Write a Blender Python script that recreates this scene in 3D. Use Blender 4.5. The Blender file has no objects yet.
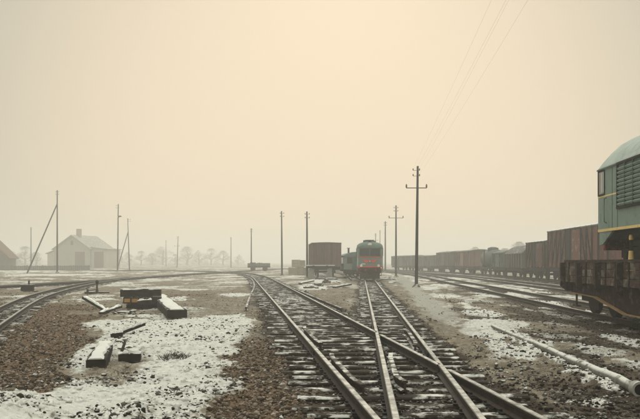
import bpy, bmesh, math, random
import numpy as np
from mathutils import Vector, Matrix

R = math.radians
random.seed(7)
rng = np.random.default_rng(11)
sc = bpy.context.scene
COL = sc.collection

# ------------------------------------------------------------------ camera
F = 820.0          # focal length in pixels of the 640 px wide photograph
CAMZ = 1.60        # eye height above the ground
HOR = 262.0        # horizon row
cam = bpy.data.cameras.new('camera')
cam.sensor_width = 36.0
cam.lens = 36.0 * F / 640.0
cam.shift_y = (HOR - 209.5) / 640.0
cam.clip_start = 0.1
cam.clip_end = 6000
camo = bpy.data.objects.new('camera', cam)
COL.objects.link(camo)
camo.location = (0, 0, CAMZ)
camo.rotation_euler = (R(90), 0, 0)
sc.camera = camo

# ------------------------------------------------------------------ sky and sun
SUN_EL, SUN_AZ = 24.0, 2.0      # degrees; azimuth measured from +Y towards +X
world = bpy.data.worlds.new('World')
sc.world = world
world.use_nodes = True
wn, wl = world.node_tree.nodes, world.node_tree.links
wn.clear()
w_out = wn.new('ShaderNodeOutputWorld')
w_bg = wn.new('ShaderNodeBackground')
w_sky = wn.new('ShaderNodeTexSky')
w_sky.sky_type = 'NISHITA'
w_sky.sun_disc = False
w_sky.sun_elevation = R(SUN_EL)
w_sky.sun_rotation = R(SUN_AZ)
w_sky.dust_density = 6.0
w_sky.air_density = 1.0
w_skys = wn.new('ShaderNodeVectorMath'); w_skys.operation = 'SCALE'; w_skys.inputs['Scale'].default_value = 0.07
wl.new(w_sky.outputs[0], w_skys.inputs[0])
# overcast layer: a broad warm glow round the veiled sun
w_tc = wn.new('ShaderNodeTexCoord')
w_dot = wn.new('ShaderNodeVectorMath'); w_dot.operation = 'DOT_PRODUCT'
gl = Vector((math.sin(R(0.8)) * math.cos(R(5.0)), math.cos(R(0.8)) * math.cos(R(5.0)), math.sin(R(5.0))))
w_dot.inputs[1].default_value = gl
wl.new(w_tc.outputs['Generated'], w_dot.inputs[0])
w_mr = wn.new('ShaderNodeMapRange'); w_mr.interpolation_type = 'SMOOTHSTEP'
w_mr.inputs['From Min'].default_value = 0.87
w_mr.inputs['From Max'].default_value = 0.995
wl.new(w_dot.outputs['Value'], w_mr.inputs['Value'])
w_cr = wn.new('ShaderNodeMix'); w_cr.data_type = 'RGBA'
w_cr.inputs[6].default_value = (0.465, 0.45, 0.358, 1)
w_cr.inputs[7].default_value = (0.82, 0.665, 0.48, 1)
wl.new(w_mr.outputs[0], w_cr.inputs[0])
w_mix = wn.new('ShaderNodeMix'); w_mix.data_type = 'RGBA'
w_mix.inputs[0].default_value = 0.975
wl.new(w_skys.outputs[0], w_mix.inputs[6])
wl.new(w_cr.outputs[2], w_mix.inputs[7])
# an overcast sky grows brighter from the horizon to the zenith
w_sx = wn.new('ShaderNodeSeparateXYZ'); wl.new(w_tc.outputs['Generated'], w_sx.inputs[0])
w_el = wn.new('ShaderNodeMapRange'); w_el.interpolation_type = 'SMOOTHSTEP'
w_el.inputs['From Min'].default_value = 0.34; w_el.inputs['From Max'].default_value = 0.95

wl.new(w_sx.outputs['Z'], w_el.inputs['Value'])
w_sc = wn.new('ShaderNodeMix'); w_sc.data_type = 'RGBA'
w_sc.inputs[7].default_value = (1.58, 1.60, 1.44, 1)
wl.new(w_el.outputs[0], w_sc.inputs[0]); wl.new(w_mix.outputs[2], w_sc.inputs[6])
wl.new(w_sc.outputs[2], w_bg.inputs['Color'])
w_bg.inputs['Strength'].default_value = 1.0
wl.new(w_bg.outputs[0], w_out.inputs['Surface'])

sun = bpy.data.lights.new('sun', 'SUN')
sun.energy = 0.75
sun.angle = R(25)
sun.color = (1.0, 0.93, 0.8)
suno = bpy.data.objects.new('sun', sun)
COL.objects.link(suno)
sd = Vector((math.sin(R(SUN_AZ)) * math.cos(R(SUN_EL)), math.cos(R(SUN_AZ)) * math.cos(R(SUN_EL)), math.sin(R(SUN_EL))))
suno.rotation_euler = sd.to_track_quat('Z', 'Y').to_euler()
suno.location = (0, 30, 40)

vs = sc.view_settings
vs.view_transform = 'Standard'
vs.look = 'None'
vs.exposure = 0.07
vs.gamma = 1.0
vs.use_curve_mapping = False
sc.cycles.max_bounces = 8
sc.cycles.diffuse_bounces = 3
sc.cycles.volume_bounces = 4
sc.cycles.use_denoising = True

# ------------------------------------------------------------------ helpers
def G(px, py, z=0.0):
    """point of the level z that the photograph shows at this pixel"""
    d = (CAMZ - z) * F / (py - HOR)
    return Vector(((px - 320) / F * d, d, z))

def at(px, py, d):
    return Vector(((px - 320) / F * d, d, CAMZ - (py - HOR) / F * d))

def hash2(ix, iy, seed):
    h = (ix.astype(np.int64) * 374761393 + iy.astype(np.int64) * 668265263 + seed * 974711) & 0xffffffff
    h = ((h ^ (h >> 13)) * 1274126177) & 0xffffffff
    h = (h ^ (h >> 16)) & 0xffffffff
    return h / 4294967295.0

def vnoise(x, y, seed=0):
    ix, iy = np.floor(x), np.floor(y)
    fx, fy = x - ix, y - iy
    fx = fx * fx * (3 - 2 * fx); fy = fy * fy * (3 - 2 * fy)
    a = hash2(ix, iy, seed); b = hash2(ix + 1, iy, seed)
    c = hash2(ix, iy + 1, seed); d = hash2(ix + 1, iy + 1, seed)
    return (a + (b - a) * fx) * (1 - fy) + (c + (d - c) * fx) * fy

def fbm(x, y, oct=4, seed=0):
    s = 0; a = 1.0; t = 0
    for o in range(oct):
        s = s + a * vnoise(x * 2 ** o + 17.3 * o, y * 2 ** o - 9.1 * o, seed + o)
        t += a; a *= 0.5
    return s / t

def sstep(a, b, x):
    t = np.clip((x - a) / (b - a), 0, 1)
    return t * t * (3 - 2 * t)

class MB:
    """collects shapes, builds ONE mesh object"""
    def __init__(self):
        self.v = []; self.f = []
    def add(self, vs_, fs_):
        n = len(self.v)
        self.v += [tuple(p) for p in vs_]
        self.f += [tuple(i + n for i in f) for f in fs_]
        return self
    def box(self, c, s, m=None, taper=1.0):
        x, y, z = s[0] / 2, s[1] / 2, s[2] / 2
        P = [Vector((a * x * (taper if k > 0 else 1), b * y * (taper if k > 0 else 1), k * z)) for k in (-1, 1) for b in (-1, 1) for a in (-1, 1)]
        if m is not None: P = [m @ p for p in P]
        P = [p + Vector(c) for p in P]
        return self.add(P, [(0, 2, 3, 1), (4, 5, 7, 6), (0, 1, 5, 4), (2, 6, 7, 3), (0, 4, 6, 2), (1, 3, 7, 5)])
    def bar(self, a, b, w, h, up=(0, 0, 1)):
        a, b = Vector(a), Vector(b)
        d = (b - a); L = d.length; d.normalize()
        u = Vector(up)
        s = d.cross(u)
        if s.length < 1e-4: s = d.cross(Vector((1, 0, 0)))
        s.normalize(); u = s.cross(d)
        P = []
        for e in (a, b):
            for i, j in ((-1, -1), (1, -1), (1, 1), (-1, 1)):
                P.append(e + s * (i * w / 2) + u * (j * h / 2))
        return self.add(P, [(0, 1, 2, 3), (4, 7, 6, 5), (0, 4, 5, 1), (1, 5, 6, 2), (2, 6, 7, 3), (3, 7, 4, 0)])
    def tube(self, pts, rad, n=8, caps=True):
        pts = [Vector(p) for p in pts]
        if not hasattr(rad, '__len__'): rad = [rad] * len(pts)
        rings = []
        for i, p in enumerate(pts):
            d = (pts[min(i + 1, len(pts) - 1)] - pts[max(i - 1, 0)]).normalized()
            s = d.cross(Vector((0, 0, 1)))
            if s.length < 1e-3: s = Vector((1, 0, 0))
            s.normalize(); u = s.cross(d)
            rings.append([p + (s * math.cos(2 * math.pi * k / n) + u * math.sin(2 * math.pi * k / n)) * rad[i] for k in range(n)])
        V = [q for r in rings for q in r]; Fs = []
        for i in range(len(pts) - 1):
            for k in range(n):
                Fs.append((i * n + k, i * n + (k + 1) % n, (i + 1) * n + (k + 1) % n, (i + 1) * n + k))
        if caps:
            Fs.append(tuple(range(n - 1, -1, -1))); Fs.append(tuple((len(pts) - 1) * n + k for k in range(n)))
        return self.add(V, Fs)
    def cyl(self, a, b, r0, r1=None, n=12):
        return self.tube([a, b], [r0, r0 if r1 is None else r1], n)
    def prism(self, poly, y0, y1):
        """poly of (x, z) extruded along y"""
        n = len(poly)
        V = [(x, y0, z) for x, z in poly] + [(x, y1, z) for x, z in poly]
        Fs = [tuple(range(n)), tuple(range(2 * n - 1, n - 1, -1))]
        for k in range(n): Fs.append((k, k + n, (k + 1) % n + n, (k + 1) % n))
        return self.add(V, Fs)
    def prism_x(self, poly, x0, x1):
        """poly of (y, z) extruded along x"""
        n = len(poly)
        V = [(x0, y, z) for y, z in poly] + [(x1, y, z) for y, z in poly]
        Fs = [tuple(range(n)), tuple(range(2 * n - 1, n - 1, -1))]
        for k in range(n): Fs.append((k, k + n, (k + 1) % n + n, (k + 1) % n))
        return self.add(V, Fs)
    def loft(self, rings, cap=True):
        n = len(rings[0]); V = [q for r in rings for q in r]; Fs = []
        for i in range(len(rings) - 1):
            for k in range(n):
                Fs.append((i * n + k, i * n + (k + 1) % n, (i + 1) * n + (k + 1) % n, (i + 1) * n + k))
        if cap:
            Fs.append(tuple(range(n - 1, -1, -1))); Fs.append(tuple((len(rings) - 1) * n + k for k in range(n)))
        return self.add(V, Fs)
    def mesh(self, name, mat, smooth=False, bevel=0.0):
        me = bpy.data.meshes.new(name)
        me.from_pydata(self.v, [], self.f)
        bm = bmesh.new(); bm.from_mesh(me)
        bmesh.ops.recalc_face_normals(bm, faces=bm.faces)
        if bevel > 0:
            bmesh.ops.bevel(bm, geom=bm.edges[:], offset=bevel, segments=1, affect='EDGES', clamp_overlap=True)
        bm.to_mesh(me); bm.free()
        if smooth:
            for p in me.polygons: p.use_smooth = True
            try: me.set_sharp_from_angle(angle=R(40))
            except Exception: pass
        me.materials.append(mat)
        return me
    def build(self, name, mat, parent=None, smooth=False, bevel=0.0, loc=None, rot=None):
        return link(name, self.mesh(name, mat, smooth, bevel), parent, loc, rot)

def link(name, me, parent=None, loc=None, rot=None, scale=None):
    o = bpy.data.objects.new(name, me)
    COL.objects.link(o)
    if parent is not None: o.parent = parent
    if loc is not None: o.location = loc
    if rot is not None: o.rotation_euler = rot
    if scale is not None: o.scale = scale
    return o

def tag(o, label=None, cat=None, group=None, kind=None):
    if label: o['label'] = label
    if cat: o['category'] = cat
    if group: o['group'] = group
    if kind: o['kind'] = kind
    return o

def thing(name, label, cat, loc=(0, 0, 0), rz=0.0, group=None, scale=None):
    e = bpy.data.objects.new(name, None)
    e.empty_display_size = 0.3
    COL.objects.link(e)
    e.location = loc; e.rotation_euler = (0, 0, rz)
    if scale: e.scale = (scale,) * 3
    return tag(e, label, cat, group)

def copy_tree(o, parent=None):
    c = o.copy(); COL.objects.link(c)
    if parent is not None: c.parent = parent
    for ch in list(o.children):
        copy_tree(ch, c)
    return c

# ------------------------------------------------------------------ materials
def nd(nt, t, **kw):
    n = nt.nodes.new(t)
    for k, v in kw.items(): setattr(n, k, v)
    return n

SNOW = (0.62, 0.615, 0.57, 1)

def mat(name, c1, c2, scale=4.0, rough=0.85, bump=0.3, snow=0.0, metallic=0.0, stretch=(1, 1, 1), detail=6.0, c3=None, c3_amt=0.5, c3_scale=1.3, snow_scale=3.0, local=False, spec=0.1, island=False):
    """two-colour noise paint with an optional third weathering colour and snow lying on upward faces"""
    m = bpy.data.materials.new(name); m.use_nodes = True
    nt = m.node_tree; L = nt.links
    b = nt.nodes['Principled BSDF']
    b.inputs['Roughness'].default_value = rough
    b.inputs['Metallic'].default_value = metallic
    b.inputs['Specular IOR Level'].default_value = spec
    geo = nd(nt, 'ShaderNodeNewGeometry')
    if local:
        tc = nd(nt, 'ShaderNodeTexCoord'); src = tc.outputs['Object']
    else:
        src = geo.outputs['Position']
    mp = nd(nt, 'ShaderNodeMapping'); mp.inputs['Scale'].default_value = stretch
    L.new(src, mp.inputs['Vector'])
    oi = nd(nt, 'ShaderNodeObjectInfo')
    n1 = nd(nt, 'ShaderNodeTexNoise', noise_dimensions='4D')
    n1.inputs['Scale'].default_value = scale; n1.inputs['Detail'].default_value = detail; n1.inputs['Roughness'].default_value = 0.65
    mw = nd(nt, 'ShaderNodeMath', operation='MULTIPLY'); mw.inputs[1].default_value = 37.0
    L.new(oi.outputs['Random'], mw.inputs[0]); L.new(mw.outputs[0], n1.inputs['W'])
    L.new(mp.outputs[0], n1.inputs['Vector'])
    mr = nd(nt, 'ShaderNodeMapRange'); mr.inputs['From Min'].default_value = 0.32; mr.inputs['From Max'].default_value = 0.68
    L.new(n1.outputs['Fac'], mr.inputs['Value'])
    mx = nd(nt, 'ShaderNodeMix', data_type='RGBA')
    mx.inputs[6].default_value = (*c1, 1); mx.inputs[7].default_value = (*c2, 1)
    L.new(mr.outputs[0], mx.inputs[0])
    col = mx.outputs[2]
    if c3 is not None:
        n3 = nd(nt, 'ShaderNodeTexNoise', noise_dimensions='4D')
        n3.inputs['Scale'].default_value = c3_scale; n3.inputs['Detail'].default_value = 8; n3.inputs['Roughness'].default_value = 0.7
        L.new(src, n3.inputs['Vector']); L.new(mw.outputs[0], n3.inputs['W'])
        r3 = nd(nt, 'ShaderNodeMapRange'); r3.inputs['From Min'].default_value = 0.75 - 0.5 * c3_amt; r3.inputs['From Max'].default_value = 0.88 - 0.5 * c3_amt
        L.new(n3.outputs['Fac'], r3.inputs['Value'])
        m3 = nd(nt, 'ShaderNodeMix', data_type='RGBA'); m3.inputs[7].default_value = (*c3, 1)
        L.new(r3.outputs[0], m3.inputs[0]); L.new(col, m3.inputs[6]); col = m3.outputs[2]
    # each separate piece is a touch lighter or darker
    hv = nd(nt, 'ShaderNodeHueSaturation')
    rv = nd(nt, 'ShaderNodeMapRange'); rv.inputs['To Min'].default_value = 0.8; rv.inputs['To Max'].default_value = 1.2
    L.new(oi.outputs['Random'], rv.inputs['Value']); L.new(rv.outputs[0], hv.inputs['Value']); L.new(col, hv.inputs['Color'])
    col = hv.outputs[0]
    if island:
        hi_ = nd(nt, 'ShaderNodeHueSaturation')
        ri = nd(nt, 'ShaderNodeMath', operation='POWER'); L.new(geo.outputs['Random Per Island'], ri.inputs[0]); ri.inputs[1].default_value = 2.2
        rm = nd(nt, 'ShaderNodeMapRange'); rm.inputs['To Min'].default_value = .35; rm.inputs['To Max'].default_value = 2.4
        L.new(ri.outputs[0], rm.inputs['Value']); L.new(rm.outputs[0], hi_.inputs['Value'])
        rs = nd(nt, 'ShaderNodeMapRange'); rs.inputs['To Min'].default_value = 1.25; rs.inputs['To Max'].default_value = .55
        L.new(geo.outputs['Random Per Island'], rs.inputs['Value']); L.new(rs.outputs[0], hi_.inputs['Saturation'])
        L.new(col, hi_.inputs['Color']); col = hi_.outputs[0]
    if snow > 0:
        sx = nd(nt, 'ShaderNodeSeparateXYZ'); L.new(geo.outputs['Normal'], sx.inputs[0])
        ns = nd(nt, 'ShaderNodeTexNoise'); ns.inputs['Scale'].default_value = snow_scale; ns.inputs['Detail'].default_value = 7; ns.inputs['Roughness'].default_value = 0.68
        L.new(geo.outputs['Position'], ns.inputs['Vector'])
        up = nd(nt, 'ShaderNodeMapRange'); up.inputs['From Min'].default_value = 0.35; up.inputs['From Max'].default_value = 0.75
        L.new(sx.outputs['Z'], up.inputs['Value'])
        th = nd(nt, 'ShaderNodeMapRange'); c = 0.72 - 0.44 * snow
        th.inputs['From Min'].default_value = c - 0.04; th.inputs['From Max'].default_value = c + 0.05
        L.new(ns.outputs['Fac'], th.inputs['Value'])
        mu = nd(nt, 'ShaderNodeMath', operation='MULTIPLY'); L.new(up.outputs[0], mu.inputs[0]); L.new(th.outputs[0], mu.inputs[1])
        ms = nd(nt, 'ShaderNodeMix', data_type='RGBA'); ms.inputs[7].default_value = SNOW
        L.new(mu.outputs[0], ms.inputs[0]); L.new(col, ms.inputs[6]); col = ms.outputs[2]
    L.new(col, b.inputs['Base Color'])
    if bump > 0:
        bp = nd(nt, 'ShaderNodeBump'); bp.inputs['Strength'].default_value = bump; bp.inputs['Distance'].default_value = 0.02
        L.new(n1.outputs['Fac'], bp.inputs['Height']); L.new(bp.outputs[0], b.inputs['Normal'])
    return m

M = {}
M['rail'] = mat('rail_steel', (0.055, 0.042, 0.032), (0.11, 0.085, 0.065), 9, 0.55, 0.2, snow=0.0, c3=(0.03, 0.024, 0.02), c3_amt=0.45, spec=0.4)
def rail_mat():
    m = mat('rail_steel', (0.022, 0.017, 0.013), (0.055, 0.042, 0.032), 9, 0.8, 0.2, spec=.25)
    nt = m.node_tree; L = nt.links; b = nt.nodes['Principled BSDF']
    geo = nd(nt, 'ShaderNodeNewGeometry'); sx = nd(nt, 'ShaderNodeSeparateXYZ'); L.new(geo.outputs['Normal'], sx.inputs[0])
    sp = nd(nt, 'ShaderNodeSeparateXYZ'); L.new(geo.outputs['Position'], sp.inputs[0])
    up = nd(nt, 'ShaderNodeMapRange'); up.inputs['From Min'].default_value = .6; up.inputs['From Max'].default_value = .9; L.new(sx.outputs['Z'], up.inputs['Value'])
    hi = nd(nt, 'ShaderNodeMapRange'); hi.inputs['From Min'].default_value = .14; hi.inputs['From Max'].default_value = .15; L.new(sp.outputs['Z'], hi.inputs['Value'])
    mu = nd(nt, 'ShaderNodeMath', operation='MULTIPLY'); L.new(up.outputs[0], mu.inputs[0]); L.new(hi.outputs[0], mu.inputs[1])
    old = b.inputs['Base Color'].links[0].from_socket
    nz = nd(nt, 'ShaderNodeTexNoise'); nz.inputs['Scale'].default_value = 5; nz.inputs['Detail'].default_value = 8; nz.inputs['Roughness'].default_value = .75
    L.new(geo.outputs['Position'], nz.inputs['Vector'])
    nr = nd(nt, 'ShaderNodeMapRange'); nr.inputs['From Min'].default_value = .36; nr.inputs['From Max'].default_value = .56; nr.inputs['To Min'].default_value = .35; L.new(nz.outputs['Fac'], nr.inputs['Value'])
    m2 = nd(nt, 'ShaderNodeMath', operation='MULTIPLY'); L.new(mu.outputs[0], m2.inputs[0]); L.new(nr.outputs[0], m2.inputs[1]); mu = m2
    mx = nd(nt, 'ShaderNodeMix', data_type='RGBA'); mx.inputs[7].default_value = (0.36, 0.345, 0.305, 1)
    L.new(mu.outputs[0], mx.inputs[0]); L.new(old, mx.inputs[6]); L.new(mx.outputs[2], b.inputs['Base Color'])
    rg = nd(nt, 'ShaderNodeMapRange'); rg.inputs['To Min'].default_value = .85; rg.inputs['To Max'].default_value = .55; L.new(mu.outputs[0], rg.inputs['Value']); L.new(rg.outputs[0], b.inputs['Roughness'])
    mm = nd(nt, 'ShaderNodeMath', operation='MULTIPLY'); mm.inputs[1].default_value = .35; L.new(mu.outputs[0], mm.inputs[0]); L.new(mm.outputs[0], b.inputs['Metallic'])
    return m
M['rail'] = rail_mat()
M['rail_dull'] = mat('rail_rusty', (0.03, 0.022, 0.017), (0.075, 0.056, 0.042), 9, 0.8, 0.3, snow=0.5, snow_scale=3.0)
M['sleeper'] = mat('sleeper_wood', (0.016, 0.012, 0.009), (0.05, 0.039, 0.029), 6, 0.9, 0.6, snow=0.42, stretch=(0.6, 4, 4), snow_scale=2.6)
M['sleeper_bare'] = mat('sleeper_bare', (0.012, 0.010, 0.008), (0.035, 0.028, 0.022), 6, 0.9, 0.6, snow=0.33, stretch=(0.6, 4, 4), snow_scale=3.5)
M['timber'] = mat('old_timber', (0.02, 0.016, 0.013), (0.05, 0.04, 0.03), 7, 0.9, 0.6, snow=0.95, stretch=(3, 0.7, 3))
M['timber_end'] = mat('cut_timber_end', (0.42, 0.24, 0.07), (0.30, 0.16, 0.05), 9, 0.8, 0.3)
M['plank'] = mat('grey_plank', (0.06, 0.052, 0.042), (0.13, 0.115, 0.09), 7, 0.9, 0.5, snow=0.7)
M['pole'] = mat('pole_wood', (0.035, 0.035, 0.032), (0.08, 0.078, 0.07), 5, 0.9, 0.5, stretch=(4, 4, 0.5))
M['iron'] = mat('dark_iron', (0.012, 0.011, 0.010), (0.03, 0.026, 0.022), 8, 0.7, 0.3)
M['iron_snow'] = mat('dark_iron_snowy', (0.014, 0.012, 0.011), (0.035, 0.03, 0.025), 8, 0.75, 0.3, snow=0.6)
M['rust_edge'] = mat('rusty_flange', (0.26, 0.15, 0.07), (0.40, 0.27, 0.14), 6, 0.8, 0.3)
M['porcelain'] = mat('insulator', (0.04, 0.05, 0.05), (0.07, 0.08, 0.08), 9, 0.3, 0.0)
M['snow'] = mat('snow', (0.64, 0.635, 0.595), (0.74, 0.735, 0.695), 6, 0.9, 0.5, c3=(0.42, 0.40, 0.35), c3_amt=0.25, c3_scale=4)
M['stone'] = mat('ballast_stone', (0.024, 0.018, 0.013), (0.08, 0.061, 0.046), 14, 0.9, 0.4, snow=0.28, snow_scale=2.2, island=True)
M['gravel'] = mat('brown_gravel', (0.07, 0.048, 0.032), (0.20, 0.142, 0.094), 16, 0.9, 0.4, snow=0.10, island=True)
M['lump'] = mat('dirt_clod', (0.025, 0.021, 0.016), (0.08, 0.067, 0.052), 12, 0.95, 0.6, snow=0.42, snow_scale=5, island=True)
M['grass'] = mat('dead_grass', (0.10, 0.08, 0.05), (0.18, 0.15, 0.10), 3, 0.9, 0.0)
M['loco_green'] = mat('loco_green_paint', (0.13, 0.18, 0.16), (0.17, 0.22, 0.195), 3, 0.5, 0.05, c3=(0.16, 0.21, 0.18), c3_amt=0.35, c3_scale=2.5, spec=0.4)
M['loco_green_near'] = mat('loco_green_faded', (0.175, 0.265, 0.225), (0.21, 0.30, 0.258), 3, 0.55, 0.05, c3=(0.11, 0.165, 0.14), c3_amt=0.42, c3_scale=2.2, spec=0.35)
M['loco_dark'] = mat('loco_dark_green', (0.05, 0.095, 0.08), (0.07, 0.125, 0.10), 3, 0.5, 0.05)
M['loco_roof'] = mat('loco_roof_grey', (0.22, 0.27, 0.24), (0.32, 0.37, 0.335), 2.5, 0.7, 0.1, c3=(0.14, 0.19, 0.165), c3_amt=0.4, c3_scale=1.6)
M['loco_roof_far'] = mat('loco_roof_green', (0.10, 0.15, 0.13), (0.14, 0.19, 0.17), 2.5, 0.7, 0.1)
M['yellow'] = mat('yellow_stripe', (0.72, 0.50, 0.19), (0.80, 0.60, 0.28), 5, 0.6, 0.05, c3=(0.45, 0.30, 0.12), c3_amt=0.3, c3_scale=6)
M['red'] = mat('red_paint', (0.58, 0.07, 0.035), (0.68, 0.11, 0.06), 5, 0.5, 0.05)
M['red_dull'] = mat('red_dull', (0.30, 0.04, 0.028), (0.42, 0.06, 0.04), 5, 0.7, 0.1, c3=(0.035, 0.015, 0.012), c3_amt=0.72, c3_scale=5)
M['white'] = mat('white_paint', (0.70, 0.70, 0.66), (0.78, 0.78, 0.74), 5, 0.6, 0.05)
M['black'] = mat('black_paint', (0.008, 0.008, 0.008), (0.018, 0.017, 0.016), 5, 0.7, 0.1)
M['wagon_red'] = mat('wagon_oxide', (0.095, 0.036, 0.026), (0.19, 0.078, 0.056), 4, 0.9, 0.4, stretch=(4, 4, 0.5), c3=(0.30, 0.22, 0.185), c3_amt=0.42, c3_scale=2.5)
M['wagon_red_frame'] = mat('wagon_oxide_frame', (0.008, 0.005, 0.004), (0.02, 0.012, 0.010), 4, 0.85, 0.3)
M['wagon_pale'] = mat('wagon_hazed_red', (0.20, 0.125, 0.105), (0.27, 0.18, 0.155), 4, 0.9, 0.3, stretch=(4, 4, 0.5))  # red made paler, putting distance haze into the colour
M['wagon_grey'] = mat('wagon_grey', (0.12, 0.075, 0.062), (0.19, 0.125, 0.106), 4, 0.9, 0.4, stretch=(4, 4, 0.5), c3=(0.19, 0.17, 0.155), c3_amt=0.35, c3_scale=2.5)
M['wagon_teal'] = mat('wagon_teal', (0.09, 0.112, 0.104), (0.145, 0.168, 0.155), 4, 0.9, 0.3, stretch=(4, 4, 0.5))  # lightened so the colour itself stands in for haze on the wagon row
M['roof_snow'] = mat('wagon_roof', (0.10, 0.10, 0.095), (0.16, 0.16, 0.15), 3, 0.9, 0.2, snow=0.98)
M['roof_dark'] = mat('wagon_roof_dark', (0.10, 0.10, 0.094), (0.15, 0.148, 0.14), 3, 0.9, 0.2, snow=0.25)
M['board'] = mat('flat_board', (0.036, 0.021, 0.016), (0.10, 0.062, 0.047), 5, 0.9, 0.5, stretch=(4, 0.5, 4), c3=(0.22, 0.21, 0.185), c3_amt=0.52, c3_scale=2.2)
M['flat_iron'] = mat('flat_iron', (0.018, 0.011, 0.009), (0.05, 0.032, 0.025), 6, 0.85, 0.3, c3=(0.16, 0.13, 0.11), c3_amt=0.4, c3_scale=4)
M['plaster'] = mat('plaster', (0.42, 0.40, 0.35), (0.50, 0.48, 0.42), 2, 0.95, 0.2)
M['roof_tile'] = mat('house_roof', (0.20, 0.19, 0.17), (0.28, 0.27, 0.25), 3, 0.95, 0.3, snow=0.4)
M['roof_brown'] = mat('brown_roof', (0.12, 0.06, 0.045), (0.18, 0.10, 0.07), 3, 0.95, 0.3)
M['brick'] = mat('chimney_brick', (0.22, 0.18, 0.15), (0.30, 0.25, 0.2), 6, 0.95, 0.3)
M['door'] = mat('door_brown', (0.12, 0.06, 0.05), (0.17, 0.09, 0.075), 5, 0.9, 0.2)
M['fence'] = mat('fence_wood', (0.06, 0.05, 0.04), (0.12, 0.10, 0.085), 5, 0.9, 0.3)
M['bark'] = mat('bark', (0.045, 0.04, 0.034), (0.08, 0.07, 0.06), 6, 0.95, 0.4)
M['twig'] = mat('twig', (0.05, 0.045, 0.038), (0.085, 0.078, 0.065), 2, 0.95, 0.0)
M['concrete'] = mat('concrete', (0.24, 0.235, 0.21), (0.33, 0.32, 0.29), 6, 0.95, 0.4, snow=0.5)
M['pipe'] = mat('grey_pipe', (0.13, 0.124, 0.108), (0.27, 0.26, 0.23), 12, 0.9, 1.0, snow=0.70, snow_scale=3.2)
M['wire'] = mat('wire', (0.10, 0.10, 0.09), (0.13, 0.13, 0.12), 3, 0.6, 0.0)
M['crate'] = mat('pale_wood', (0.34, 0.30, 0.24), (0.42, 0.38, 0.31), 4, 0.9, 0.3)

def glass_mat():
    m = bpy.data.materials.new('window_glass'); m.use_nodes = True
    b = m.node_tree.nodes['Principled BSDF']
    b.inputs['Base Color'].default_value = (0.02, 0.025, 0.024, 1)
    b.inputs['Roughness'].default_value = 0.08
    return m
M['glass'] = glass_mat()

# ------------------------------------------------------------------ track geometry (plan)
def main_c(y): return 0.72 + 0.0498 * y          # narrow gauge line the far locomotive stands on
def broad_c(y): return 2.025 - 0.098 * y         # broad gauge line, straight part
NG, BG = 0.79, 1.525
def r1_c(y): return 7.51 + 0.042 * y             # track under the flat wagon
def r2_c(y): return 12.1 + 0.045 * y if y < 70 else 15.25
def spline(pts, n=14):
    P = [Vector((p[0], p[1], 0)) for p in pts]
    out = []
    for i in range(len(P) - 1):
        p0 = P[max(i - 1, 0)]; p1 = P[i]; p2 = P[i + 1]; p3 = P[min(i + 2, len(P) - 1)]
        for k in range(n):
            t = k / n
            out.append(0.5 * ((2 * p1) + (-p0 + p2) * t + (2 * p0 - 5 * p1 + 4 * p2 - p3) * t * t + (-p0 + 3 * p1 - 3 * p2 + p3) * t ** 3))
    out.append(P[-1])
    return out
def offset(path, d):
    out = []
    for i, p in enumerate(path):
        t = (path[min(i + 1, len(path) - 1)] - path[max(i - 1, 0)]).normalized()
        out.append(p + Vector((t.y, -t.x, 0)) * d)
    return out
MAIN = spline([(main_c(y), y) for y in (-6, 2, 12, 30, 50, 75, 95)], 8) + spline([(main_c(97), 97), (5.6, 112), (4.6, 130), (1, 155), (-8, 190)], 6)
BROAD = spline([(broad_c(y), y) for y in (-6, 2, 12, 30, 50, 68)], 8) + spline([(broad_c(72), 72), (-6.9, 88), (-10.6, 110), (-17, 128), (-28, 142), (-48, 152), (-80, 158)], 7)
NARROW_L = spline([(-3.2, 2), (-5.6, 11.5), (-8.1, 20), (-12.3, 36), (-15.5, 54), (-17.6, 72), (-18.2, 80)], 8)
THROUGH_L = spline([(-24.5, 20), (-21.5, 36), (-19.3, 49.5), (-17.9, 62.6), (-16.7, 85), (-15.3, 110), (-12.4, 140), (-8, 190)], 8)
RIGHT1 = spline([(r1_c(y), y) for y in (-6, 10, 25, 45, 70, 95)] + [(10.6, 120), (7, 150), (0, 190)], 8)
RIGHT2 = spline([(12.2, -6), (12.7, 15), (13.3, 35), (14.2, 60), (14.8, 85), (13.9, 110), (10.5, 140), (3, 180)], 8)
RIGHT3 = spline([(17.0, 8), (17.6, 35), (18.2, 50), (18.8, 70), (19.2, 90), (19.0, 108), (17.5, 130), (13.2, 155), (6, 185)], 8)
SIDING_A = spline([(0.35, 74), (0.4, 90), (-0.5, 120), (-6, 170)], 8)
SIDING_B = spline([(3.05, 70), (3.3, 84), (3.3, 100), (2, 130)], 8)

# ------------------------------------------------------------------ ground
def dist_to_path(X, Y, path):
    P = np.array([(p.x, p.y) for p in path])
    best = np.full(X.shape, 1e9)
    for a, b in zip(P[:-1], P[1:]):
        ab = b - a; l2 = (ab ** 2).sum()
        if l2 < 1e-9: continue
        t = np.clip(((X - a[0]) * ab[0] + (Y - a[1]) * ab[1]) / l2, 0, 1)
        dx = X - (a[0] + t * ab[0]); dy = Y - (a[1] + t * ab[1])
        best = np.minimum(best, dx * dx + dy * dy)
    return np.sqrt(best)

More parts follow.
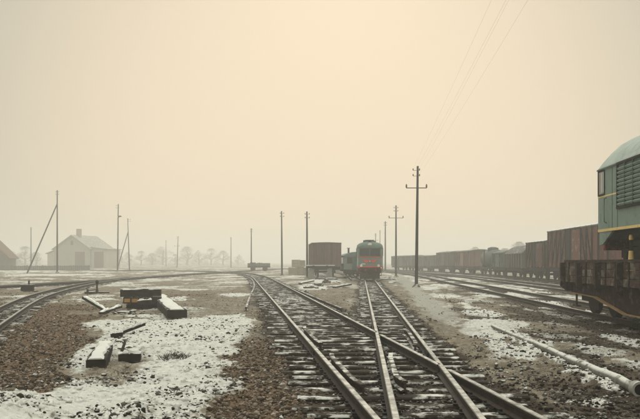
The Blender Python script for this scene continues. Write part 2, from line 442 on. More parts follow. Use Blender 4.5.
def poly_mask(X, Y, pts):
    """signed distance (positive inside) to a plan polygon"""
    P = np.array(pts); n = len(P)
    inside = np.zeros(X.shape, bool); best = np.full(X.shape, 1e9)
    for i in range(n):
        a, b = P[i], P[(i + 1) % n]
        ab = b - a
        t = np.clip(((X - a[0]) * ab[0] + (Y - a[1]) * ab[1]) / max((ab ** 2).sum(), 1e-9), 0, 1)
        best = np.minimum(best, (X - a[0] - t * ab[0]) ** 2 + (Y - a[1] - t * ab[1]) ** 2)
        cond = ((a[1] > Y) != (b[1] > Y))
        xi = (b[0] - a[0]) * (Y - a[1]) / (b[1] - a[1] + 1e-12) + a[0]
        inside ^= cond & (X < xi)
    d = np.sqrt(best)
    return np.where(inside, d, -d)

def GP(*pts): return [tuple(G(x, y).xy) for x, y in pts]

SNOWFIELD = GP((88, 322), (100, 336), (74, 352), (56, 365), (66, 374), (58, 388), (20, 390), (-60, 384), (-90, 430), (60, 520), (235, 520), (236, 430), (230, 408), (252, 380), (262, 362), (240, 345), (258, 333), (250, 321), (222, 317), (190, 321), (150, 330), (120, 326))
BAREPATCH = GP((84, 365), (112, 352), (150, 348), (158, 362), (150, 378), (112, 392), (78, 388), (66, 376))
GRAVEL = GP((-120, 420), (-60, 384), (20, 386), (44, 391), (60, 378), (54, 364), (74, 351), (92, 338), (78, 322), (52, 309), (30, 306), (-10, 322), (-60, 345))
BACKSTRIP = GP((120, 321), (186, 317), (252, 314), (256, 321), (190, 326), (135, 334), (108, 331))
SNOWS = [  # px, py, half width px, half height px : snow lying in plan ellipses
    (140, 325, 60, 5, 1), (215, 322, 45, 4, 1), (160, 299, 40, 2.5, .9), (235, 295, 22, 2, 1), (40, 301, 25, 3, .4), (95, 301, 20, 2.0, .9),
    (10, 300, 30, 10, .75), (230, 283, 20, 1.5, .6), (120, 283, 30, 1.2, .6), (55, 275, 60, 1.2, .8), (20, 271, 50, 1.0, .8), (160, 281, 28, 1.2, .5),
    (290, 300, 22, 7, .75), (275, 290, 14, 6, .6), (300, 318, 25, 6, .5), (345, 318, 22, 6, .45), (355, 302, 12, 5, .4),
    (440, 306, 16, 3.5, .95), (480, 314, 22, 4, .95), (512, 326, 24, 5, .9), (528, 343, 22, 7, .95), (558, 358, 28, 8, .95), (590, 374, 26, 9, 1.), (612, 388, 14, 5, .8),
    (555, 337, 25, 4, .75), (600, 352, 30, 6, .8), (640, 366, 22, 7, .85), (560, 326, 18, 3, .5),
    (440, 296, 22, 3, .95), (425, 288, 16, 3, .9), (470, 299, 18, 2.5, .6), (405, 281, 16, 3, .9), (400, 276, 14, 2, .9),
    (470, 286, 50, 2.0, .95), (520, 296, 50, 2.2, .9), (560, 303, 30, 2.2, .7), (455, 279, 40, 1.3, .8), (530, 286, 40, 1.5, .75), (575, 298, 20, 2, .7), (420, 273, 40, 1, .8),
    (588, 318, 9, 2.4, .8), (608, 323, 7, 2.2, .9), (545, 398, 22, 4, .45), (588, 402, 24, 5, .6), (520, 392, 16, 3, .4),
    (325, 281, 22, 3, .75), (312, 287, 20, 3, .8), (335, 287, 12, 2, .7), (352, 286, 8, 3, .5), (375, 300, 4, 8, .3),
]

def ground_fields(X, Y):
    warp = (fbm(X * 1.1, Y * 1.1, 4, 3) - 0.5)
    warp2 = (fbm(X * 4.5, Y * 4.5, 3, 23) - 0.5)
    snow = np.zeros_like(X)
    near_w = warp * 0.9 + warp2 * 0.35
    s = poly_mask(X, Y, SNOWFIELD) + near_w * 0.8
    snow = np.maximum(snow, sstep(-0.12, 0.2, s) * (0.80 + .28 * (fbm(X * .9, Y * .9, 3, 19) - .2)))
    s = poly_mask(X, Y, BACKSTRIP) + near_w * 1.2
    snow = np.maximum(snow, sstep(-0.1, 0.4, s) * 0.95)
    s = poly_mask(X, Y, BAREPATCH) + near_w * 0.9
    snow = snow * (1 - sstep(-0.2, 0.35, s) * 0.62)
    for (px, py, hw, hh, a) in SNOWS:
        c = G(px, py); rx = hw / F * c.y
        ry = 0.5 * (G(px, py - hh).y - G(px, py + hh).y)
        q = np.sqrt(((X - c.x - (Y - c.y) * 0.0) / rx) ** 2 + ((Y - c.y) / ry) ** 2) + warp * 1.2 + warp2 * 0.6
        snow = np.maximum(snow, a * (1 - sstep(0.55, 1.15, q)))
    # thin general covering, broken up
    bg = fbm(X * 0.35, Y * 0.22, 5, 41)
    far = sstep(30, 90, Y)
    snow = np.maximum(snow, sstep(0.48, 0.64, bg) * (0.30 + 0.36 * far))
    stk = fbm(X * 1.5 - Y * .07, Y * .42, 5, 131); rt = sstep(0.2, 1.2, X - main_c(Y) - .6)
    snow = np.maximum(snow * (1 - .35 * rt * sstep(.58, .40, stk)), sstep(.50, .64, stk) * .80 * rt * sstep(8.5, 12, Y) * (0.55 + .45 * sstep(.42, .58, fbm(X * .25, Y * .1, 3, 137))))
    lf = sstep(-2.0, -5.0, X) * sstep(17, 24, Y)
    snow = np.maximum(snow, sstep(.54, .66, fbm(X * .5, Y * .55, 5, 141)) * .62 * lf)
    heap = np.exp(-((X - 3.72 - .012 * (Y - 10)) / .16) ** 2) * sstep(9.5, 10.5, Y) * sstep(18, 16, Y)
    snow = np.maximum(snow, heap * (.65 + .6 * (fbm(X * 3, Y * 2, 3, 151) - .3)))
    # ballast of the tracks
    dm = dist_to_path(X, Y, MAIN); db = dist_to_path(X, Y, BROAD)
    ballast = np.maximum(1 - sstep(0.75, 1.25, dm + near_w * 0.5), 1 - sstep(1.1, 1.9, db + near_w * 0.6))
    for pth, w in ((RIGHT1, 1.4), (RIGHT2, 1.4), (RIGHT3, 1.6), (NARROW_L, 0.8), (THROUGH_L, 1.2), (SIDING_A, 1.3), (SIDING_B, 0.8)):
        ballast = np.maximum(ballast, (1 - sstep(w * 0.6, w * 1.3, dist_to_path(X, Y, pth) + near_w * 0.6)) * 0.85)
    ballast = np.maximum(ballast, .66 * sstep(.36, .58, fbm(X * .9, Y * .5, 4, 171)) * sstep(.7, 1.5, X - main_c(Y) - 1.1) * sstep(75, 40, Y))
    # darker ground round the flat wagon and at the right edge
    dark = np.maximum(sstep(1.2, 0.0, np.abs(X - 7.6 - 0.042 * Y) - 1.6) * sstep(34, 24, Y), sstep(3.2, 4.6, X + near_w) * sstep(16, 8, Y) * 0.8)
    dark = np.maximum(dark, sstep(1.9, 2.4, X - 0.05 * Y + near_w * .5) * sstep(15, 9.5, Y) * .8)
    ballast = np.maximum(ballast, dark * 0.9)
    snow = snow * (1 - 0.55 * (1 - sstep(0.5, 1.3, np.minimum(dm, db * 0.75))) * sstep(26, 18, Y))
    # trodden path right of the narrow line
    pc = main_c(Y) + 1.35 + 0.028 * (Y - 12)
    path = (1 - sstep(0.2, 0.85, np.abs(X - pc) + near_w * 0.9)) * (.25 * sstep(9.5, 17, Y) + .75 * sstep(16, 30, Y)) * (.75 + .5 * fbm(X * 2, Y * .8, 3, 66))
    snow = snow * (1 - 0.85 * path)
    gravel = sstep(-0.25, 0.15, poly_mask(X, Y, GRAVEL) + near_w * 0.8)
    gravel = np.maximum(gravel, 0.75 * (1 - sstep(0.2, 0.75, np.abs(db - 1.75) + near_w)) * sstep(22, 13, Y) * (X < broad_c(Y)))
    gravel = np.maximum(gravel, 0.7 * sstep(0.46, 0.62, fbm(X * .3, Y * .12, 3, 77)) * (X < -1) * sstep(17, 22, Y) * sstep(60, 30, Y))
    snow = snow * (1 - 0.93 * np.clip(gravel, 0, 1) ** 0.7)
    return snow, ballast, path, gravel, dm, db

def ground_height(X, Y, fields=None):
    snow, ballast, path, gravel, dm, db = fields if fields else ground_fields(X, Y)
    rough = (fbm(X * 0.7, Y * 0.7, 3, 5) - 0.5) * 0.16 * (1 - 0.8 * np.clip(ballast, 0, 1)) * (1 - 0.6 * path)
    clod = (fbm(X * 5.0, Y * 7.5, 4, 9) - 0.5) * 0.095
    r = vnoise(X * 13, Y * 11, 15); clod = clod + np.maximum(r - 0.6, 0) * 0.075
    clod = clod * (1 - 0.75 * path) * (1 - 0.45 * np.clip(ballast, 0, 1))
    h = rough + clod + snow * 0.035
    h = h + 0.22 * np.exp(-(((X + 3.15) / .35) ** 2 + ((Y - 8.3) / 1.0) ** 2)) * 0.6
    h = h + 0.16 * 0.45 * np.exp(-(((X + 1.95) / .16) ** 4 + ((Y - 8.5) / .55) ** 4)) * (.7 + .6 * fbm(X * 9, Y * 9, 2, 8))
    h = h + .05 * np.exp(-((X - 3.68 - .012 * (Y - 10)) / .12) ** 2) * sstep(9.5, 10.5, Y) * sstep(18, 16, Y) * (.4 + 1.2 * fbm(X * 3, Y * 3, 3, 155))
    low = -0.016 * np.clip(ballast, 0, 1)
    fade = sstep(260, 120, np.hypot(X, Y))
    return h * fade + low

def build_ground():
    r = np.concatenate([[0.05, 1.5, 3.0, 4.2], np.geomspace(5.2, 60, 620), np.geomspace(60.5, 1200, 170)])
    front = np.linspace(-R(33), R(33), 720)
    back = np.linspace(R(33), 2 * math.pi - R(33), 62)[1:-1]
    ang = np.concatenate([front, back])
    A, Rr = np.meshgrid(ang, r)
    X = Rr * np.sin(A); Y = Rr * np.cos(A)
    flds = ground_fields(X, Y)
    Z = ground_height(X, Y, flds)
    nr, na = X.shape
    me = bpy.data.meshes.new('ground')
    me.vertices.add(nr * na)
    me.vertices.foreach_set('co', np.stack([X, Y, Z], -1).astype(np.float32).ravel())
    i, j = np.meshgrid(np.arange(nr - 1), np.arange(na), indexing='ij')
    j2 = (j + 1) % na
    quads = np.stack([i * na + j, i * na + j2, (i + 1) * na + j2, (i + 1) * na + j], -1).reshape(-1, 4)[:, ::-1]
    nq = len(quads)
    me.loops.add(nq * 4); me.polygons.add(nq)
    me.loops.foreach_set('vertex_index', quads.astype(np.int32).ravel())
    me.polygons.foreach_set('loop_start', np.arange(0, nq * 4, 4, dtype=np.int32))
    me.polygons.foreach_set('loop_total', np.full(nq, 4, np.int32))
    me.update(calc_edges=True); me.validate()
    me.polygons.foreach_set('use_smooth', np.ones(nq, bool))
    for nm, fld in (('snow', flds[0]), ('ballast', flds[1]), ('path', flds[2]), ('gravel', flds[3])):
        at_ = me.attributes.new(nm, 'FLOAT', 'POINT')
        at_.data.foreach_set('value', np.clip(fld, 0, 1).astype(np.float32).ravel())
    m = bpy.data.materials.new('yard_ground'); m.use_nodes = True
    nt = m.node_tree; L = nt.links; b = nt.nodes['Principled BSDF']
    b.inputs['Roughness'].default_value = 0.95; b.inputs['Specular IOR Level'].default_value = 0.06
    geo = nd(nt, 'ShaderNodeNewGeometry')
    def noise(s, det=6, rough_=0.65):
        n = nd(nt, 'ShaderNodeTexNoise'); n.inputs['Scale'].default_value = s; n.inputs['Detail'].default_value = det; n.inputs['Roughness'].default_value = rough_
        L.new(geo.outputs['Position'], n.inputs['Vector']); return n.outputs['Fac']
    def rng_(v, a, c, lo=0, hi=1):
        n = nd(nt, 'ShaderNodeMapRange'); n.inputs['From Min'].default_value = a; n.inputs['From Max'].default_value = c
        n.inputs['To Min'].default_value = lo; n.inputs['To Max'].default_value = hi
        L.new(v, n.inputs['Value']); return n.outputs[0]
    def mixc(f, a, c):
        n = nd(nt, 'ShaderNodeMix', data_type='RGBA'); L.new(f, n.inputs[0])
        for k, s in ((6, a), (7, c)):
            if isinstance(s, tuple): n.inputs[k].default_value = (*s, 1)
            else: L.new(s, n.inputs[k])
        return n.outputs[2]
    def math_(op, a, c):
        n = nd(nt, 'ShaderNodeMath', operation=op)
        for k, s in ((0, a), (1, c)):
            if isinstance(s, (int, float)): n.inputs[k].default_value = s
            else: L.new(s, n.inputs[k])
        return n.outputs[0]
    def attr(nm):
        n = nd(nt, 'ShaderNodeAttribute'); n.attribute_name = nm; return n.outputs['Fac']
    nf, nm_, nb = noise(55, 5, .75), noise(7), noise(0.9)
    dirt = mixc(rng_(nf, .35, .65), (0.11, 0.098, 0.075), (0.33, 0.295, 0.235))
    dirt = mixc(rng_(nb, .4, .62), dirt, mixc(rng_(nm_, .35, .65), (0.17, 0.14, 0.098), (0.34, 0.295, 0.225)))
    dirt = mixc(rng_(noise(2.2, 7, .75), .44, .60, 0, .8), dirt, mixc(rng_(nf, .38, .62), (0.05, 0.037, 0.026), (0.165, 0.128, 0.092)))
    bal = mixc(rng_(nf, .38, .66), (0.020, 0.0145, 0.0105), (0.088, 0.066, 0.048))
    grv = mixc(rng_(nf, .36, .64), (0.065, 0.044, 0.029), (0.24, 0.168, 0.11))
    pth = mixc(rng_(nm_, .3, .7), (0.24, 0.235, 0.205), (0.40, 0.39, 0.345))
    col = mixc(rng_(math_('ADD', attr('ballast'), math_('MULTIPLY', math_('SUBTRACT', nm_, 0.5), 0.7)), .35, .7), dirt, bal)
    col = mixc(rng_(math_('ADD', attr('gravel'), math_('MULTIPLY', math_('SUBTRACT', nm_, 0.5), 0.5)), .35, .65), col, grv)
    col = mixc(rng_(math_('ADD', attr('path'), math_('MULTIPLY', math_('SUBTRACT', nm_, 0.5), 0.6)), .3, .8), col, pth)
    # snow holds where the ground lies flat; clods stick out of it
    sx = nd(nt, 'ShaderNodeSeparateXYZ'); L.new(geo.outputs['Normal'], sx.inputs[0])
    slope = rng_(sx.outputs['Z'], 0.74, 0.97, -0.55, 0.05)
    fine = math_('MULTIPLY', math_('SUBTRACT', noise(24, 7, .75), 0.5), 0.95)
    mid = math_('MULTIPLY', math_('SUBTRACT', noise(2.6, 6, .65), 0.5), 0.6)
    sf = math_('ADD', math_('ADD', attr('snow'), slope), math_('ADD', fine, mid))
    sfac = rng_(sf, 0.38, 0.70, 0, .95)
    snowc = mixc(rng_(noise(11, 5), .35, .7), (0.50, 0.495, 0.455), (0.71, 0.705, 0.66))
    col = mixc(sfac, col, snowc)
    L.new(col, b.inputs['Base Color'])
    bp = nd(nt, 'ShaderNodeBump'); bp.inputs['Strength'].default_value = 0.55; bp.inputs['Distance'].default_value = 0.03
    L.new(math_('ADD', noise(26, 6, .7), math_('MULTIPLY', sfac, 0.3)), bp.inputs['Height']); L.new(bp.outputs[0], b.inputs['Normal'])
    me.materials.append(m)
    o = link('ground', me)
    tag(o, 'muddy rail yard ground with patchy snow and ballast', None, None, 'structure')
    return o
build_ground()

def gz(x, y):
    return float(ground_height(np.array([x], float), np.array([y], float))[0])

# ------------------------------------------------------------------ tracks
RAIL_PROFILE = [(-.055, 0), (.055, 0), (.055, .012), (.012, .03), (.012, .095), (.036, .105), (.036, .128), (.028, .135), (-.028, .135), (-.036, .128), (-.036, .105), (-.012, .095), (-.012, .03), (-.055, .012)]
RAIL_BASE = 0.035
def rail_mesh(path, base=RAIL_BASE, sx=1.0):
    mb = MB(); rings = []
    for i, p in enumerate(path):
        t = (path[min(i + 1, len(path) - 1)] - path[max(i - 1, 0)]).normalized()
        s = Vector((t.y, -t.x, 0))
        rings.append([p + s * (a * sx) + Vector((0, 0, base + z)) for a, z in RAIL_PROFILE])
    mb.loft(rings)
    return mb

def clip(path, y0, y1):
    return [p for p in path if y0 <= p.y <= y1]

SLEEPERS = []
for k in range(5):
    mb = MB()
    q = random.Random(k)
    n = 7; rings = []
    for i in range(n):
        x = -0.5 + i / (n - 1)
        w = 0.112 + q.uniform(-.008, .008); h = 0.0 + q.uniform(-.008, .004)
        c = 0.02
        rings.append([(x, -w, -.15), (x, w, -.15), (x, w, h - c), (x, w - c, h), (x, -w + c, h), (x, -w, h - c)])
    mb.loft(rings)
    SLEEPERS.append(mb.mesh('sleeper', M['sleeper'], False))

def sleeper(root, x0, x1, y, rz, k, top=0.034):
    o = link('sleeper', SLEEPERS[k % 5], root, ((x0 + x1) / 2, y, top + random.uniform(-.012, .006)), (random.uniform(-.02, .02), random.uniform(-.006, .006), rz + random.uniform(-.02, .02)), (x1 - x0, random.uniform(.88, 1.12), 1))
    return o

def path_sleepers(root, path, y0, y1, step, length, maxn=200, top=.034):
    acc = 0.0; nxt = 0.0; k = 0
    for a, b in zip(path[:-1], path[1:]):
        seg = (b - a); L = seg.length
        while nxt <= acc + L:
            p = a + seg * ((nxt - acc) / L)
            nxt += step * random.uniform(.94, 1.06)
            if p.y < y0 or p.y > y1 or k >= maxn: continue
            rz = math.atan2(seg.y, seg.x) - math.pi / 2
            j = random.uniform(-.06, .06)
            sleeper(root, p.x - length / 2 + j, p.x + length / 2 + j, p.y, rz, k, top); k += 1
        acc += L

# broad gauge line
tb = thing('railway_track', 'broad gauge track running from bottom right up to the left across the narrow line', 'railway track')
rail_mesh(offset(BROAD, -BG / 2)).build('rail', M['rail'], tb, True)
bp = offset(BROAD, BG / 2)
def seg(y0, y1):
    return [Vector((B_at(y0), y0, 0))] + [p for p in bp if y0 < p.y < y1] + [Vector((B_at(y1), y1, 0))]
def B_at(y): return broad_c(y) + BG / 2 * 1.0048
for y0, y1 in ((-5.5, 10.93), (11.47, 16.22), (16.76, 60)):
    rail_mesh(seg(y0, y1)).build('rail', M['rail'], tb, True)
rail_mesh([Vector((B_at(60.004), 60.004, 0))] + [p for p in bp if p.y > 60.1 or p.x < -20]).build('rail', M['rail'], tb, True)
y = 4.0; k = 0
while y < 23.0:
    x0 = broad_c(y) - BG / 2 - 0.58 + random.uniform(-.13, .1)
    x1 = max(broad_c(y) + BG / 2, main_c(y) + NG / 2) + random.uniform(.38, .62)
    sleeper(tb, x0, x1, y, R(random.uniform(-1.2, 2.4)), k); k += 1
    y += 0.565 * random.uniform(.93, 1.07)
path_sleepers(tb, BROAD, 23.1, 110, 0.60, 2.6, 150)
# narrow gauge line
tn = thing('railway_track', 'straight narrow gauge track leading to the green locomotive with red stripes', 'railway track')
rail_mesh(offset(MAIN, -NG / 2)).build('rail', M['rail'], tn, True)
rail_mesh(offset(MAIN, NG / 2)).build('rail', M['rail'], tn, True)
path_sleepers(tn, MAIN, 23.2, 105, 0.62, 1.55, 130)

def straight(f, y0, y1, n=12, flare0=0.0, flare1=0.0, side=1):
    pts = []
    for i in range(n + 1):
        t = i / n; yy = y0 + (y1 - y0) * t
        x = f(yy)
        if t < .2: x += side * flare0 * (1 - t / .2) ** 1.5
        if t > .8: x += side * flare1 * ((t - .8) / .2) ** 1.5
        pts.append(Vector((x, yy, 0)))
    return pts
A_ = lambda y: broad_c(y) - BG / 2 * 1.005
B_ = lambda y: broad_c(y) + BG / 2 * 1.005
ML = lambda y: main_c(y) - NG / 2
MR = lambda y: main_c(y) + NG / 2
# check rails and wing rails of the crossing
rail_mesh(straight(lambda y: A_(y) + .14, 9.6, 12.9, 12, .05, .05)).build('check_rail', M['rail_dull'], tb, True)
rail_mesh(straight(lambda y: A_(y) + .15, 14.6, 18.4, 12, .04, .05)).build('check_rail', M['rail_dull'], tb, True)
rail_mesh(straight(lambda y: B_(y) + .40 - .012 * (y - 25), 25.6, 58, 12)).build('loose_check_rail', M['rail_dull'], tb, True)
rail_mesh(straight(lambda y: ML(y) + .12, 9.9, 12.9, 12, .09, .03)).build('check_rail', M['rail_dull'], tn, True)
rail_mesh(straight(lambda y: MR(y) - .13, 14.2, 17.6, 12, .05, .05, -1)).build('check_rail', M['rail_dull'], tn, True)
# fishplates where rails join
def fishplate(root, f, y, slope):
    mb = MB(); dx = slope * .3
    for s in (-1, 1):
        mb.bar((f(y - .3) + s * .028, y - .3, .085), (f(y + .3) + s * .028, y + .3, .085), .02, .07)
    mb.build('fishplate', M['iron'], root)
for f_, yy, rt in ((A_, 24.6, tb), (B_, 21.5, tb), (ML, 19.4, tn), (MR, 13.6, tn), (A_, 13.9, tb)):
    fishplate(rt, f_, yy, 0)

# spike heads and base plates, along the near rails
plate = MB().box((0, 0, 0), (.20, .15, .012)).box((-.075, .03, .015), (.03, .03, .03)).box((.075, -.03, .015), (.03, .03, .03)).mesh('base_plate', M['iron'])
for o in [o for o in tb.children if o.name.startswith('sleeper')]:
    yy = o.location.y
    if 6.5 < yy < 20:
        for f_ in (A_, B_):
            link('base_plate', plate, tb, (f_(yy), yy, .040), (0, 0, R(5)))
        if yy < 20:
            for f_ in (ML, MR):
                if min(abs(f_(yy) - A_(yy)), abs(f_(yy) - B_(yy))) > .3:
                    link('base_plate', plate, tn, (f_(yy), yy, .041), (0, 0, R(-3)))

def simple_track(label, path, gauge, y0, y1, step, length, maxn, top=.034):
    t = thing('railway_track', label, 'railway track')
    for s in (-1, 1):
        rail_mesh(offset(path, s * gauge / 2)).build('rail', M['rail'], t, True)
    path_sleepers(t, path, y0, y1, step, length, maxn, top)
    return t
simple_track('narrow gauge track curving away at the left edge beside brown gravel', NARROW_L, NG, 8, 80, .62, 1.5, 120)
simple_track('track farthest left behind the dark switch box', THROUGH_L, NG + .1, 30, 120, .7, 1.7, 110)
simple_track('track under the flat wagon that carries a locomotive', RIGHT1, BG, 8, 80, .62, 2.6, 110, -.02)
simple_track('empty track between the flat wagon and the row of boxcars', RIGHT2, BG, 20, 90, .65, 2.6, 100, -.01)
simple_track('farthest right track under the long row of wagons', RIGHT3, BG, 30, 110, .65, 2.6, 100)
simple_track('short siding under the dark grey boxcar and buffer stop', SIDING_A, BG, 74, 110, .65, 2.6, 50)
simple_track('siding under the grey green coach beside the locomotive', SIDING_B, NG, 68, 110, .65, 1.5, 50)
# stub of bent rail beside the broad line
stub = spline([tuple(G(246, 308, .1).xy), tuple(G(250.5, 295, .1).xy), tuple(G(254, 287.5, .1).xy), tuple(G(253.5, 282, .1).xy), tuple(G(250, 278, .1).xy), tuple(G(243, 275.5, .1).xy)], 8)
o = rail_mesh(stub, -.01).build('bent_rail', M['rail_dull'], None, True)
tag(o, 'bent loose rail lying left of the broad gauge track', 'rail')

# ------------------------------------------------------------------ stones, clods, snow lumps (stuff)
def rock_variants(nv, sub, seed):
    out = []
    for k in range(nv):
        bm = bmesh.new(); bmesh.ops.create_icosphere(bm, subdivisions=sub, radius=1.0)
        q = random.Random(seed + k)
        V = np.array([tuple(v.co) for v in bm.verts])
        V *= np.array([[q.uniform(.55, 1.35)] for _ in V])
        V *= np.array([1, q.uniform(.6, 1), q.uniform(.45, .8)])
        Fc = np.array([[v.index for v in f.verts] for f in bm.faces])
        bm.free(); out.append((V, Fc))
    return out
def scatter(name, label, mat_, pts, sizes, sub=1, seed=1, sink=.25, zs=None):
    var = rock_variants(8, sub, seed)
    VV, FF, n = [], [], 0
    X = np.array([p[0] for p in pts]); Y = np.array([p[1] for p in pts])
    Z = ground_height(X, Y) if zs is None else zs
    for i in range(len(pts)):
        V, Fc = var[i % 8]; a = rng.uniform(0, 6.28); c, s = math.cos(a), math.sin(a)
        W = V * sizes[i]
        W = np.stack([W[:, 0] * c - W[:, 1] * s + X[i], W[:, 0] * s + W[:, 1] * c + Y[i], W[:, 2] + Z[i] + sizes[i] * sink], -1)
        VV.append(W); FF.append(Fc + n); n += len(V)
    VV = np.concatenate(VV); FF = np.concatenate(FF)
    me = bpy.data.meshes.new(name)
    me.vertices.add(len(VV)); me.vertices.foreach_set('co', VV.astype(np.float32).ravel())
    nq = len(FF); me.loops.add(nq * 3); me.polygons.add(nq)
    me.loops.foreach_set('vertex_index', FF.astype(np.int32).ravel())
    me.polygons.foreach_set('loop_start', np.arange(0, nq * 3, 3, dtype=np.int32))
    me.polygons.foreach_set('loop_total', np.full(nq, 3, np.int32))
    me.update(calc_edges=True)
    me.materials.append(mat_)
    o = link(name, me); tag(o, label, name.replace('_', ' ').split()[-1], None, 'stuff')
    return o
def sample(n, d0, d1, test, x0=-.45, x1=.45):
    out = []
    while len(out) < n:
        m_ = 20000
        d = d0 * (d1 / d0) ** rng.random(m_)
        x = rng.uniform(x0, x1, m_) * d
        keep = test(x, d)
        for a, b in zip(x[keep], d[keep]):
            out.append((a, b))
    return out[:n]
def t_ballast(X, Y):
    f = ground_fields(X, Y)
    return (f[1] > .45) & (rng.random(X.shape) < 1)
pts = sample(20000, 6, 34, t_ballast, -.3, .42)
scatter('ballast_stones', 'dark ballast stones between the sleepers', M['stone'], pts, rng.gamma(2.2, .0075, len(pts)).clip(.008, .04), 1, 3)
pts = sample(44000, 8, 40, lambda X, Y: ground_fields(X, Y)[3] > .45, -.55, .1)
scatter('brown_gravel', 'reddish brown gravel left of the snow', M['gravel'], pts, rng.gamma(2.2, .0058, len(pts)).clip(.006, .04), 1, 30)
def t_clod(X, Y):
    f = ground_fields(X, Y)
    return ((f[2] < .3) | (rng.random(X.shape) < .3)) & (f[1] < .6) & (fbm(X * 1.2, Y * 1.2, 3, 91) + rng.random(X.shape) * .35 > .72)
pts = sample(14000, 7, 45, t_clod)
scatter('dirt_clods', 'frozen dirt clods sticking out of the thin snow', M['lump'], pts, rng.gamma(2.0, .008, len(pts)).clip(.007, .05), 1, 60, .1)
def t_snowl(X, Y):
    f = ground_fields(X, Y)
    return (f[0] > .6)
pts = sample(2500, 8, 40, t_snowl)
scatter('snow_lumps', 'small lumps of old snow', M['snow'], pts, rng.gamma(2.2, .011, len(pts)).clip(.01, .05), 2, 90, .0)

# ------------------------------------------------------------------ rolling stock
def wheelset(root, y, gauge, r, z0, half_w, name='wheel', rim=None):
    for s in (-1, 1):
        mb = MB()
        x = s * gauge / 2
        mb.cyl((x - .06, y, z0 + r), (x + .06, y, z0 + r), r, n=20)
        mb.cyl((x - s * .09, y, z0 + r), (x - s * .06, y, z0 + r), r + .025, n=20)
        w = mb.build(name, M['iron'], root, True)
        MB().box((x + s * .16, y, z0 + r), (.16, .22, .24)).build('axle_box', M['iron'], w, bevel=.02)
    MB().cyl((-gauge / 2, y, z0 + r), (gauge / 2, y, z0 + r), .07, n=10).build('axle', M['iron'], root, True)

def buffers(root, y, sgn, zb, half=.88, r=.19):
    for s in (-1, 1):
        MB().cyl((s * half, y, zb), (s * half, y + sgn * .42, zb), .10, n=12).cyl((s * half, y + sgn * .42, zb), (s * half, y + sgn * .47, zb), r, n=16).build('buffer', M['iron'], root, True)

def arch(w, z_eave, rise, n=9):
    return [(-w / 2 + w * k / (n - 1), z_eave + rise * (1 - (2 * k / (n - 1) - 1) ** 2)) for k in range(n)]

